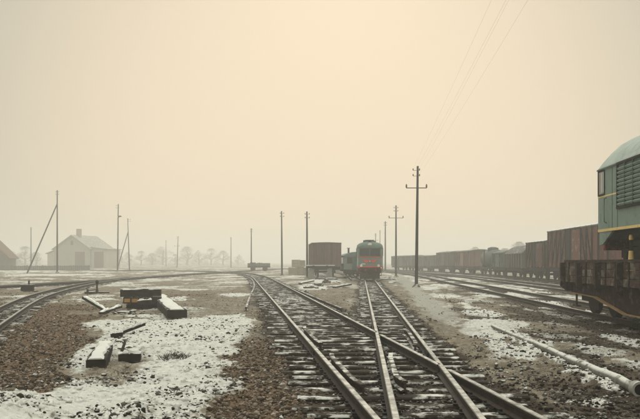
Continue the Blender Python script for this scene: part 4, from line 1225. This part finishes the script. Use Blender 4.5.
def cottage():
    d = 170.0
    t = thing('brown_cottage', 'dark brown roofed cottage cut off by the left edge', 'house', (at(-16, 262, d).x, d, 0), R(10))
    t.scale = (1.35, 1.35, 1.35)
    MB().prism([(-3.4, 0), (3.4, 0), (3.4, 2.0), (0, 5.4), (-3.4, 2.0)], 0, 7).build('wall', M['fence'], t)
    for s in (-1, 1):
        a_ = math.atan2(3.4, 3.4)
        MB().box((s * 1.9, 3.5, 3.62), (5.3, 7.8, .14), Matrix.Rotation(s * a_, 3, 'Y')).build('roof_slope', M['roof_brown'], t)
    MB().box((.3, 3, 5.4), (.6, .6, 1.4)).build('chimney', M['brick'], t)
    w = MB().box((1.5, -.02, 1.4), (.8, .06, .9)).build('window', M['glass'], t)
    MB().box((1.5, -.05, 1.4), (.06, .06, .9)).build('glazing_bar', M['white'], w)
cottage()
def fence():
    t = thing('board_fence', 'low dark board fence in front of the house at left', 'fence', (at(-20, 262, 165).x, 165, 0), R(6))
    t.scale = (1.25, 1.25, .8)
    bm_ = MB().box((0, 0, .55), (.27, .03, 1.1)).mesh('board', M['fence'])
    for k in range(58):
        link('board', bm_, t, (.3 * k, random.uniform(-.02, .02), random.uniform(-.08, .03)))
    for k in range(8): MB().box((2.45 * k, .08, .6), (.14, .14, 1.25)).build('post', M['fence'], t)
    for z_ in (.3, .9): MB().box((8.7, .04, z_), (17.4, .05, .09)).build('rail', M['fence'], t)
fence()

def low_wagon(label, loc, rz, L, h):
    t = thing('low_wagon', label, 'wagon', loc, rz)
    MB().box((0, 0, .85), (2.2, L, .3)).build('underframe', M['iron'], t)
    for s in (-1, 1):
        for k in range(5):
            MB().box((s * 1.1, -L / 2 + L / 10 + L / 5 * k, 1.0 + h / 2), (.06, L / 5 - .08, h)).build('side_panel', M['wagon_teal'], t)
    for e in (-1, 1): MB().box((0, e * (L / 2 - .03), 1.0 + h / 2), (2.13, .06, h)).build('end_panel', M['wagon_teal'], t)
    for yb in (-L * .3, L * .3): wheelset(t, yb, NG, .34, .17, 1)
    for k, yy in enumerate((-.32, -.05, .3)): MB().box((0, L * yy, 1.0 + h * .6), (1.5, L * .2, h * (.9 + .25 * k))).build('load', M['iron_snow'], t, bevel=.05)
    return t
p = at(259, 262, 132)
low_wagon('hazy low sided wagon standing far off beside the faint pole', (p.x, 132, 0), R(84), 3.3, .42)

# pale stacked crates left of the boxcar
cr0 = None
for i, (px, d, z, s) in enumerate([(293, 100, 0, .95), (299.5, 101, 0, 1.05), (303.5, 103, 0, .9), (296, 101, .98, .9), (302, 102, 1.02, .8)]):
    p = at(px, 262, d)
    lab = ['pale wooden crate at the left end of the hazy stack', 'middle pale crate on the ground of the hazy stack', 'pale crate at the right end of the hazy stack by the pole', 'upper left pale crate on top of the hazy stack', 'upper right pale crate on top of the hazy stack'][i]
    t = thing('crate', lab, 'crate', (p.x, d, z), R(random.uniform(-12, 12)), 'pale crates by the boxcar')
    MB().box((0, 0, s / 2), (s * .96, s * .96, s)).build('panel', M['crate'], t)
    for e in (-1, 1):
        for zz in (.1, .5, .9): MB().box((0, e * s * .49, s * zz), (s, .04, .12)).build('slat', M['crate'], t)
        for xx in (-1, 1): MB().box((xx * s * .44, e * s * .515, s / 2), (.10, .03, s - .02)).build('slat', M['crate'], t)

# buffer stop in front of the dark boxcar
bs = at(320.5, 262, 73.5)
t = thing('buffer_stop', 'buffer stop with a snow covered beam in front of the dark boxcar', 'buffer stop', (bs.x, 73.5, 0), R(-2))
MB().box((0, 0, 1.16), (2.6, .34, .24)).build('beam', M['timber'], t, bevel=.02)
MB().box((0.02, 0, 1.30), (2.55, .3, .06)).build('snow_cap', M['snow'], t, bevel=.025)
for x in (-.82, .82):
    MB().box((x, .05, .52), (.5, .4, 1.05), taper=.85).build('support', M['concrete'], t, bevel=.03)
    MB().bar((x, .2, 1.0), (x, 1.7, .1), .2, .2).build('strut', M['timber'], t)
for x in (-.6, .6):
    MB().cyl((x, -.17, 1.14), (x, -.34, 1.14), .08, n=10).cyl((x, -.34, 1.14), (x, -.39, 1.14), .17, n=14).build('buffer', M['iron'], t, True)

# switch stand and switch box on the left
p = G(97, 294.0)
t = thing('switch_stand', 'small iron switch stand beside the left tracks', 'switch stand', (p.x, p.y, 0), R(8), None, .8)
MB().box((0, 0, .08), (1.5, .2, .14)).box((0, .35, .07), (1.3, .18, .12)).build('base_timbers', M['timber'], t, bevel=.01)
MB().tube([(0, 0, .1), (0, 0, .3), (0, 0, .75)], [.13, .06, .045], 10).build('post', M['iron'], t, True)
MB().tube([(0, 0, .62), (0, 0, .78), (0, 0, .86)], [.05, .13, .04], 10).build('lantern', M['iron'], t, True)
MB().bar((0, 0, .3), (-.55, -.1, .2), .05, .05).tube([(-.5, -.1, .2), (-.62, -.12, .2)], [.12, .12], 10).build('lever_weight', M['iron'], t, True)
p = G(27.5, 292.0)
t = thing('switch_box', 'dark rusty switch machine box between the left tracks', 'switch box', (p.x, p.y, 0), R(5))
MB().box((0, 0, .20), (.62, .42, .32)).build('housing', M['wagon_red_frame'], t, bevel=.03)
MB().box((0, 0, .38), (.68, .48, .05)).build('lid', M['iron_snow'], t, bevel=.01)
MB().box((0, 0, .03), (.95, .62, .07)).build('base_plate', M['iron_snow'], t)
MB().cyl((.1, -.1, .4), (.1, -.1, .62), .05, n=8).build('handle', M['iron'], t)

# ------------------------------------------------------------------ sleeper piles on the left
def beam(label, a, b, w, h, group=None, snow_cap=True, name='timber_beam', end=False, roll=0.0):
    """old squared timber from a to b (points on its lower axis)"""
    a, b = Vector(a), Vector(b)
    mid = (a + b) / 2; d = b - a; L = d.length
    q = d.to_track_quat('Y', 'Z')
    t = thing(name, label, 'timber', mid, 0, group)
    t.rotation_mode = 'QUATERNION'
    from mathutils import Quaternion
    t.rotation_quaternion = q @ Quaternion((0, 1, 0), roll)
    mb = MB(); rings = []
    for i in range(6):
        y_ = -L / 2 + L * i / 5
        jw = w * random.uniform(.90, 1.08); jh = h * random.uniform(.90, 1.06)
        rings.append([(-jw / 2, y_, 0), (jw / 2, y_, 0), (jw / 2, y_, jh * .9), (jw / 2 * .88, y_, jh), (-jw / 2 * .88, y_, jh), (-jw / 2, y_, jh * .9)])
    mb.loft(rings).build('timber', M['sleeper_bare'], t)
    if end:
        for e in (-1, 1): MB().box((0, e * (L / 2 + .004), h * .48), (w * .66, .012, h * .55)).build('cut_end', M['timber_end'], t)
    if snow_cap:
        rings = []
        n = 12
        for i in range(n + 1):
            y_ = -L / 2 - .01 + (L + .02) * i / n
            jw = w * random.uniform(.62, 1.06); jh = random.uniform(.005, .055) * (1 if 0 < i < n else .5)
            rings.append([(-jw / 2, y_, h * .93), (jw / 2, y_, h * .93), (jw * .36, y_, h + jh), (0, y_, h + jh * 1.2), (-jw * .36, y_, h + jh * .9)])
        MB().loft(rings).build('snow_cap', M['snow'], t, True)
    return t
M['rubble'] = mat('rubble', (0.05, 0.045, 0.038), (0.13, 0.12, 0.10), 9, 0.95, 0.8, snow=0.88, snow_scale=3)
def rubble(label, px, py, w, h, dep, rz, group, seed):
    p = G(px, py)
    t = thing('rubble_block', label, 'rubble', (p.x, p.y + dep / 2, gz(p.x, p.y) - .03), rz, group)
    for k, (ox, oy, sc_) in enumerate(((0, 0, 1.0), (w * .42, -dep * .25, .55), (-w * .40, dep * .15, .6))):
        V, Fc = rock_variants(1, 2, seed * 7 + k)[0]
        MB().add([(v[0] * w * .5 * sc_ + ox, v[1] * dep * .5 * sc_ + oy, v[2] * h * .75 * sc_ + h * .3 * sc_) for v in V], Fc.tolist()).build('chunk', M['rubble'], t)
    return t
def snow_block(label, px, py, w, h, dep, rz=0, group='snow covered blocks'):
    p = G(px, py)
    t = thing('concrete_block', label, 'block', (p.x, p.y + dep / 2, gz(p.x, p.y) - .03), rz, group)
    MB().box((0, 0, h / 2), (w, dep, h), taper=.93).build('block', M['concrete'], t, bevel=.03)
    bm = bmesh.new(); bmesh.ops.create_icosphere(bm, subdivisions=3, radius=1)
    V = [v.co.copy() for v in bm.verts]; Fs = [[v.index for v in f.verts] for f in bm.faces]; bm.free()
    sg = lambda c: math.copysign(abs(c) ** .55, c)
    V = [Vector((sg(v.x) * w * .50 * (1 + .14 * math.sin(v.y * 9 + px)), sg(v.y) * dep * .50 * (1 + .14 * math.sin(v.x * 8 + py)), max(v.z, -.25) * .055 * (1 + .7 * math.sin(v.x * 7 + py * 3) * math.cos(v.y * 6 + px)) + random.uniform(-.006, .006) + .01 * math.sin(v.x * 19 + v.y * 15))) + Vector((0, 0, h)) for v in V]
    MB().add(V, Fs).build('snow_cap', M['snow'], t, True)
    return t
def gpt(px, py, z=0.0):
    p = G(px, py, z); return Vector((p.x, p.y, max(z, 0)))

# far pile: long dark sleepers under snow
yy = G(140, 310).y
def X_(px, d): return (px - 320) / F * d
beam('long dark snow topped beam on top of the far timber pile', (X_(121, yy + .6), yy + .6, .42), (X_(161, yy + .7), yy + .7, .44), .34, .25, 'far timber pile')
beam('beam with a yellow cut face under the left end of the long dark beam', (X_(125, yy), yy + .32, .20), (X_(125.5, yy), yy + 2.2, .20), .30, .22, 'far timber pile', False, end=True)
beam('beam with a yellow cut face second from left under the long beam', (X_(133, yy), yy + .28, .20), (X_(133.5, yy), yy + 2.2, .20), .32, .22, 'far timber pile', False, end=True)
beam('dark beam under the right half of the long beam', (X_(138, yy), yy + .5, .17), (X_(158, yy), yy + .55, .17), .3, .25, 'far timber pile', False)
beam('lowest dark beam in the far pile', (X_(122, yy), yy + .75, -.06), (X_(159, yy), yy + .8, -.06), .3, .24, 'far timber pile', False)
beam('snow topped short beam lying before the middle of the far pile', (X_(138, yy - .2), yy - .2, .20), (X_(152, yy - .1), yy - .15, .24), .24, .12, 'far timber pile')
a_ = G(177, 320.0); b_ = G(159, 303.5)
beam('broad snow topped beam slanting away at the right of the far pile', (a_.x, a_.y, .06), (b_.x, b_.y, .10), .52, .24, 'far timber pile')
rubble('snow capped rubble at the left of the far timber pile', 122, 315.5, .5, .16, .4, .1, 'snow capped rubble among the timbers', 95)
rubble('small snow capped rubble left of the middle beam in the far pile', 131, 316, .22, .26, .3, -.4, 'snow capped rubble among the timbers', 106)
rubble('small snow capped rubble right of the middle beam in the far pile', 155, 308.5, .26, .26, .3, .3, 'snow capped rubble among the timbers', 108)
a_ = G(101, 315.6); b_ = G(120, 310.5)
beam('thin snowy plank lying left of the far pile', (a_.x, a_.y, .04), (b_.x, b_.y, .10), .14, .07, 'loose planks', True, 'plank')
a_ = G(105, 312); b_ = G(101, 308)
beam('short stub of plank propped up left of the far pile', (a_.x, a_.y, .02), (b_.x - .05, a_.y + .3, .42), .16, .08, 'loose planks', True, 'plank')

# near pile
a_ = G(95.5, 370)
beam('nearest squared sleeper with a dark square end and snow on top', (a_.x, a_.y + .02, -.02), (a_.x - .50, a_.y + 2.5, -.02), .27, .19, 'near timber pile')
a_ = G(129, 360.5)
beam('short dark beam lying across the snow right of the nearest sleeper', (a_.x - .16, a_.y, .0), (a_.x + .18, a_.y + .05, .0), .3, .13, 'near timber pile')
a_ = G(121.5, 355)
beam('thin dark lath leaning over the near pile', (a_.x, a_.y, .03), (a_.x - .06, a_.y + .5, .16), .04, .04, 'near timber pile', False, 'plank')
a_ = G(111, 338.5)
beam('curved dark slab at the back of the near pile', (a_.x, a_.y, .02), (a_.x + .24, a_.y + .05, .05), .2, .09, 'near timber pile')
a_ = G(123, 335.5)
beam('tilted pole end rising to the right behind the near pile', (a_.x, a_.y, .04), (a_.x + .42, a_.y + .3, .2), .06, .06, 'near timber pile', True, 'plank')
rubble('snow covered lump in the middle of the near pile', 124, 352, .34, .12, .5, .2, 'snow capped rubble among the timbers', 90)
rubble('smaller snow covered lump behind the middle of the near pile', 120, 345, .3, .14, .3, -.3, 'snow capped rubble among the timbers', 102)

# debris before the buffer stop
deb = [(311, 289, .5, .18, .4), (318.5, 286, .42, .25, .3), (326.5, 283.5, .36, .3, .3), (323, 290.5, .3, .1, .3), (331, 288, .35, .12, .3), (305, 292.5, .3, .12, .3), (336, 283, .3, .18, .3)]
words = ['leftmost big', 'second big', 'upright dark flanked', 'low front', 'low right', 'outermost left', 'rightmost small']
for (px, py, w, h, dp), wd in zip(deb, words):
    rubble('%s snow capped rubble chunk before the buffer stop' % wd, px, py, w * 1.3, h * 1.5, dp, random.uniform(-.6, .6), 'rubble before the buffer stop', int(px))
for i, (pa, pb, lab) in enumerate([((300, 285), (313, 283), 'snowy plank left of the rubble before the buffer stop'), ((318, 279.5), (336, 281), 'snowy plank behind the rubble before the buffer stop'), ((334, 289), (350, 287), 'snowy plank right of the rubble nearest the narrow track')]):
    a_, b_ = G(*pa), G(*pb)
    beam(lab, (a_.x, a_.y, .05), (b_.x, b_.y, .12), .22, .1, 'loose planks', True, 'plank')
# pale snowy heap right of the locomotive
rubble('pale snow heap at the foot of the pole right of the locomotive', 388, 280.5, 1.1, .3, .8, .2, 'snow heaps by the far poles', 31)
rubble('dark rubble with snow between the locomotive and nearest pole', 393, 283.0, .8, .14, .5, -.2, 'snow heaps by the far poles', 32)
# pipe at the right
pts = []; prd = []
for k in range(27):
    y_ = 19.4 - 9.6 * k / 26; x = 3.80 + .029 * (y_ - 9.8) + .018 * math.sin(k * .55) + random.uniform(-.004, .004)
    pts.append(Vector((x, y_, max(gz(x, y_), -.02) * .35 + .075))); prd.append((.038 + .034 * k / 26) * random.uniform(.93, 1.07))
t = thing('fallen_pipe', 'long grey pipe half buried in snow lying at the lower right', 'pipe', (3.86, 12.5, 0))
def loc_(p): return p - Vector((3.86, 12.5, 0))
MB().tube([loc_(p) for p in pts], prd, 14).build('pipe_body', M['pipe'], t, True)
e_ = pts[-1]; dr_ = (pts[-1] - pts[-2]).normalized()
MB().tube([loc_(e_ - dr_ * .12), loc_(e_ + dr_ * .012)], [.096, .096], 14).build('collar', M['concrete'], t, True)
MB().tube([loc_(e_ + dr_ * .013), loc_(e_ + dr_ * .016)], [.066, .066], 14).build('bore', M['black'], t)

# dark clump on the snow
def clump(label, px, py, r, n, seed):
    q = random.Random(seed); p = G(px, py)
    mb = MB()
    for k in range(n):
        a_ = q.uniform(0, 6.28); rr = r * math.sqrt(q.random())
        x, y_ = math.cos(a_) * rr, math.sin(a_) * rr * 1.6
        dx, dy = q.uniform(-.12, .12), q.uniform(-.12, .12)
        h = q.uniform(.02, .08)
        mb.add([(x - .006, y_, -.03), (x + .006, y_, -.03), (x + dx + .002, y_ + dy, h), (x + dx - .002, y_ + dy, h)], [(0, 1, 2, 3)])
    t = thing('grass_clump', label, 'grass clump', (p.x, p.y, gz(p.x, p.y)))
    mb.build('blades', M['bark'], t)
    va = rock_variants(1, 2, seed)[0]
    MB().add([Vector(v) * r * .7 * 1.0 + Vector((0, 0, -.02)) for v in va[0] * np.array([1, 1, .35])], va[1].tolist()).build('turf', M['lump'], t, True)
clump('dark clump of dead weeds on the snow right of the near timbers', 174, 358, .22, 220, 4)

# dead grass (stuff)
mb = MB(); q = random.Random(5)
pts = sample(1300, 8, 40, lambda X, Y: (ground_fields(X, Y)[1] < .3) & (ground_fields(X, Y)[0] < .5) & (ground_fields(X, Y)[2] < .2) & (fbm(X * .8, Y * .8, 3, 55) > .56))
hz = ground_height(np.array([p[0] for p in pts]), np.array([p[1] for p in pts]))
for (x, y_), z_ in zip(pts, hz):
    for k in range(4):
        dx, dy = q.uniform(-.07, .07), q.uniform(-.07, .07); h = q.uniform(.02, .055)
        ox, oy = q.uniform(-.03, .03), q.uniform(-.03, .03)
        mb.add([(x + ox - .004, y_ + oy, z_ - .02), (x + ox + .004, y_ + oy, z_ - .02), (x + ox + dx, y_ + oy + dy, z_ + h)], [(0, 1, 2)])
o = mb.build('dead_grass', M['grass']); tag(o, 'sparse dead grass blades in the mud', 'grass', None, 'stuff')

# ------------------------------------------------------------------ bare trees in the haze
def tree_mesh(seed, h):
    q = random.Random(seed)
    trunk = MB(); crown = MB()
    trunk.tube([(0, 0, -.3), (q.uniform(-.1, .1), 0, h * .25), (q.uniform(-.3, .3), q.uniform(-.2, .2), h * .55), (q.uniform(-.4, .4), 0, h * .85)], [h * .032, h * .026, h * .016, h * .006], 7)
    tips = []
    def limb(p, d, L, r, lvl):
        e = p + d * L
        (trunk if lvl < 2 else crown).tube([p, p + d * L * .5 + Vector((q.uniform(-.1, .1), q.uniform(-.1, .1), q.uniform(0, .1))) * L, e], [r, r * .75, r * .45], 4, False)
        if lvl < 4:
            for k in range(3 if lvl < 3 else 4):
                nd_ = (d + Vector((q.uniform(-.8, .8), q.uniform(-.8, .8), q.uniform(-.15, .6)))).normalized()
                limb(p + d * L * q.uniform(.45, 1), nd_, L * q.uniform(.5, .75), max(r * .5, .012), lvl + 1)
    for k in range(9):
        a_ = q.uniform(0, 6.28); z_ = h * q.uniform(.08, .6)
        limb(Vector((0, 0, z_)), Vector((math.cos(a_) * .8, math.sin(a_) * .8, q.uniform(.4, 1.0))).normalized(), h * q.uniform(.12, .24) * (1.25 - z_ / h), h * .012, 1)
    for k in range(6500):
        a_ = q.uniform(0, 6.28); u = q.random() ** .45
        z_ = q.uniform(.03, 1.0) ** 1.15; wd = (1.02 - z_) ** .55 * (1 + .25 * math.sin(a_ * 3 + seed) * z_)
        c_ = Vector((math.cos(a_) * u * h * .33 * wd, math.sin(a_) * u * h * .33 * wd, z_ * h))
        if (math.sin(c_.x * 1.7 + seed) + math.sin(c_.y * 1.9 - seed) + math.sin(c_.z * 1.5 + 2 * seed)) < -.35: continue
        d_ = Vector((q.uniform(-1, 1) + c_.x * .3, q.uniform(-1, 1) + c_.y * .3, q.uniform(-.2, 1.2))).normalized() * q.uniform(.2, .5)
        n_ = d_.cross(Vector((q.uniform(-1, 1), q.uniform(-1, 1), q.uniform(-1, 1)))).normalized() * .018
        crown.add([c_ - n_, c_ + n_, c_ + d_], [(0, 1, 2)])
    return trunk.mesh('trunk', M['bark']), crown.mesh('crown', M['twig'])
TREES = [tree_mesh(s, 8.0) for s in (1, 2, 3)]
def tree(label, px, d, h, k, group):
    p = at(px, 262, d); s = h / 8.0
    t = thing('bare_tree', label, 'tree', (p.x, d, 0), random.uniform(0, 6.28), group)
    wx, wy = random.uniform(2.0, 3.2), random.uniform(1.6, 2.4); s *= random.uniform(.5, .75)
    for nm, me in zip(('trunk', 'crown'), TREES[k % 3]):
        link(nm, me, t, None, None, (s * wx, s * wy, s))
LEFT = [(-6, 344, 10.3), (9, 357, 11.1), (17, 337, 9.7), (25, 364, 11.9), (36, 378, 10.8)]
for i, (px, d, h) in enumerate(LEFT):
    tree('hazy bare tree behind the left fence, %s from the left edge' % ['first', 'second', 'third', 'fourth', 'fifth'][i], px, d, h, i, 'bare trees behind the left fence')
MID = [(118, 391, 11.6), (129, 371, 10.3), (141, 398, 12.7), (152, 405, 11.1), (163, 418, 12.7), (175, 405, 10.5), (187, 425, 13.0), (199, 411, 11.9), (211, 432, 12.2), (223, 425, 10.0), (238, 445, 10.3)]
num = ['first', 'second', 'third', 'fourth', 'fifth', 'sixth', 'seventh', 'eighth', 'ninth', 'tenth', 'eleventh']
for i, (px, d, h) in enumerate(MID):
    tree('hazy bare tree in the belt right of the house, %s from the house' % num[i], px, d, h, i + 1, 'bare trees right of the house')
RT = [(446, 362, 10.4), (461, 340, 10.2), (475, 319, 11.0), (490, 304, 9.9), (505, 282, 10.4), (519, 268, 11.0), (533, 253, 10.4), (547, 239, 10.7)]
for i, (px, d, h) in enumerate(RT):
    tree('hazy bare tree behind the right wagon row, %s from the left' % num[i], px, d, h, i + 2, 'bare trees behind the right wagons')

# ------------------------------------------------------------------ haze
hz_ = MB().box((0, 300, 7.75), (3400, 3400, 17.5)).mesh('haze', bpy.data.materials.new('haze_air'))
hm = hz_.materials[0]; hm.use_nodes = True
nt = hm.node_tree; nt.nodes.clear()
vo = nt.nodes.new('ShaderNodeOutputMaterial'); pv = nt.nodes.new('ShaderNodeVolumePrincipled')
pv.inputs['Color'].default_value = (0.93, 0.935, 0.905, 1)
pv.inputs['Density'].default_value = 0.0031
pv.inputs['Anisotropy'].default_value = 0.5
nt.links.new(pv.outputs[0], vo.inputs['Volume'])
ho = link('haze', hz_)
tag(ho, 'thin winter fog over the whole yard', 'haze', None, 'stuff')
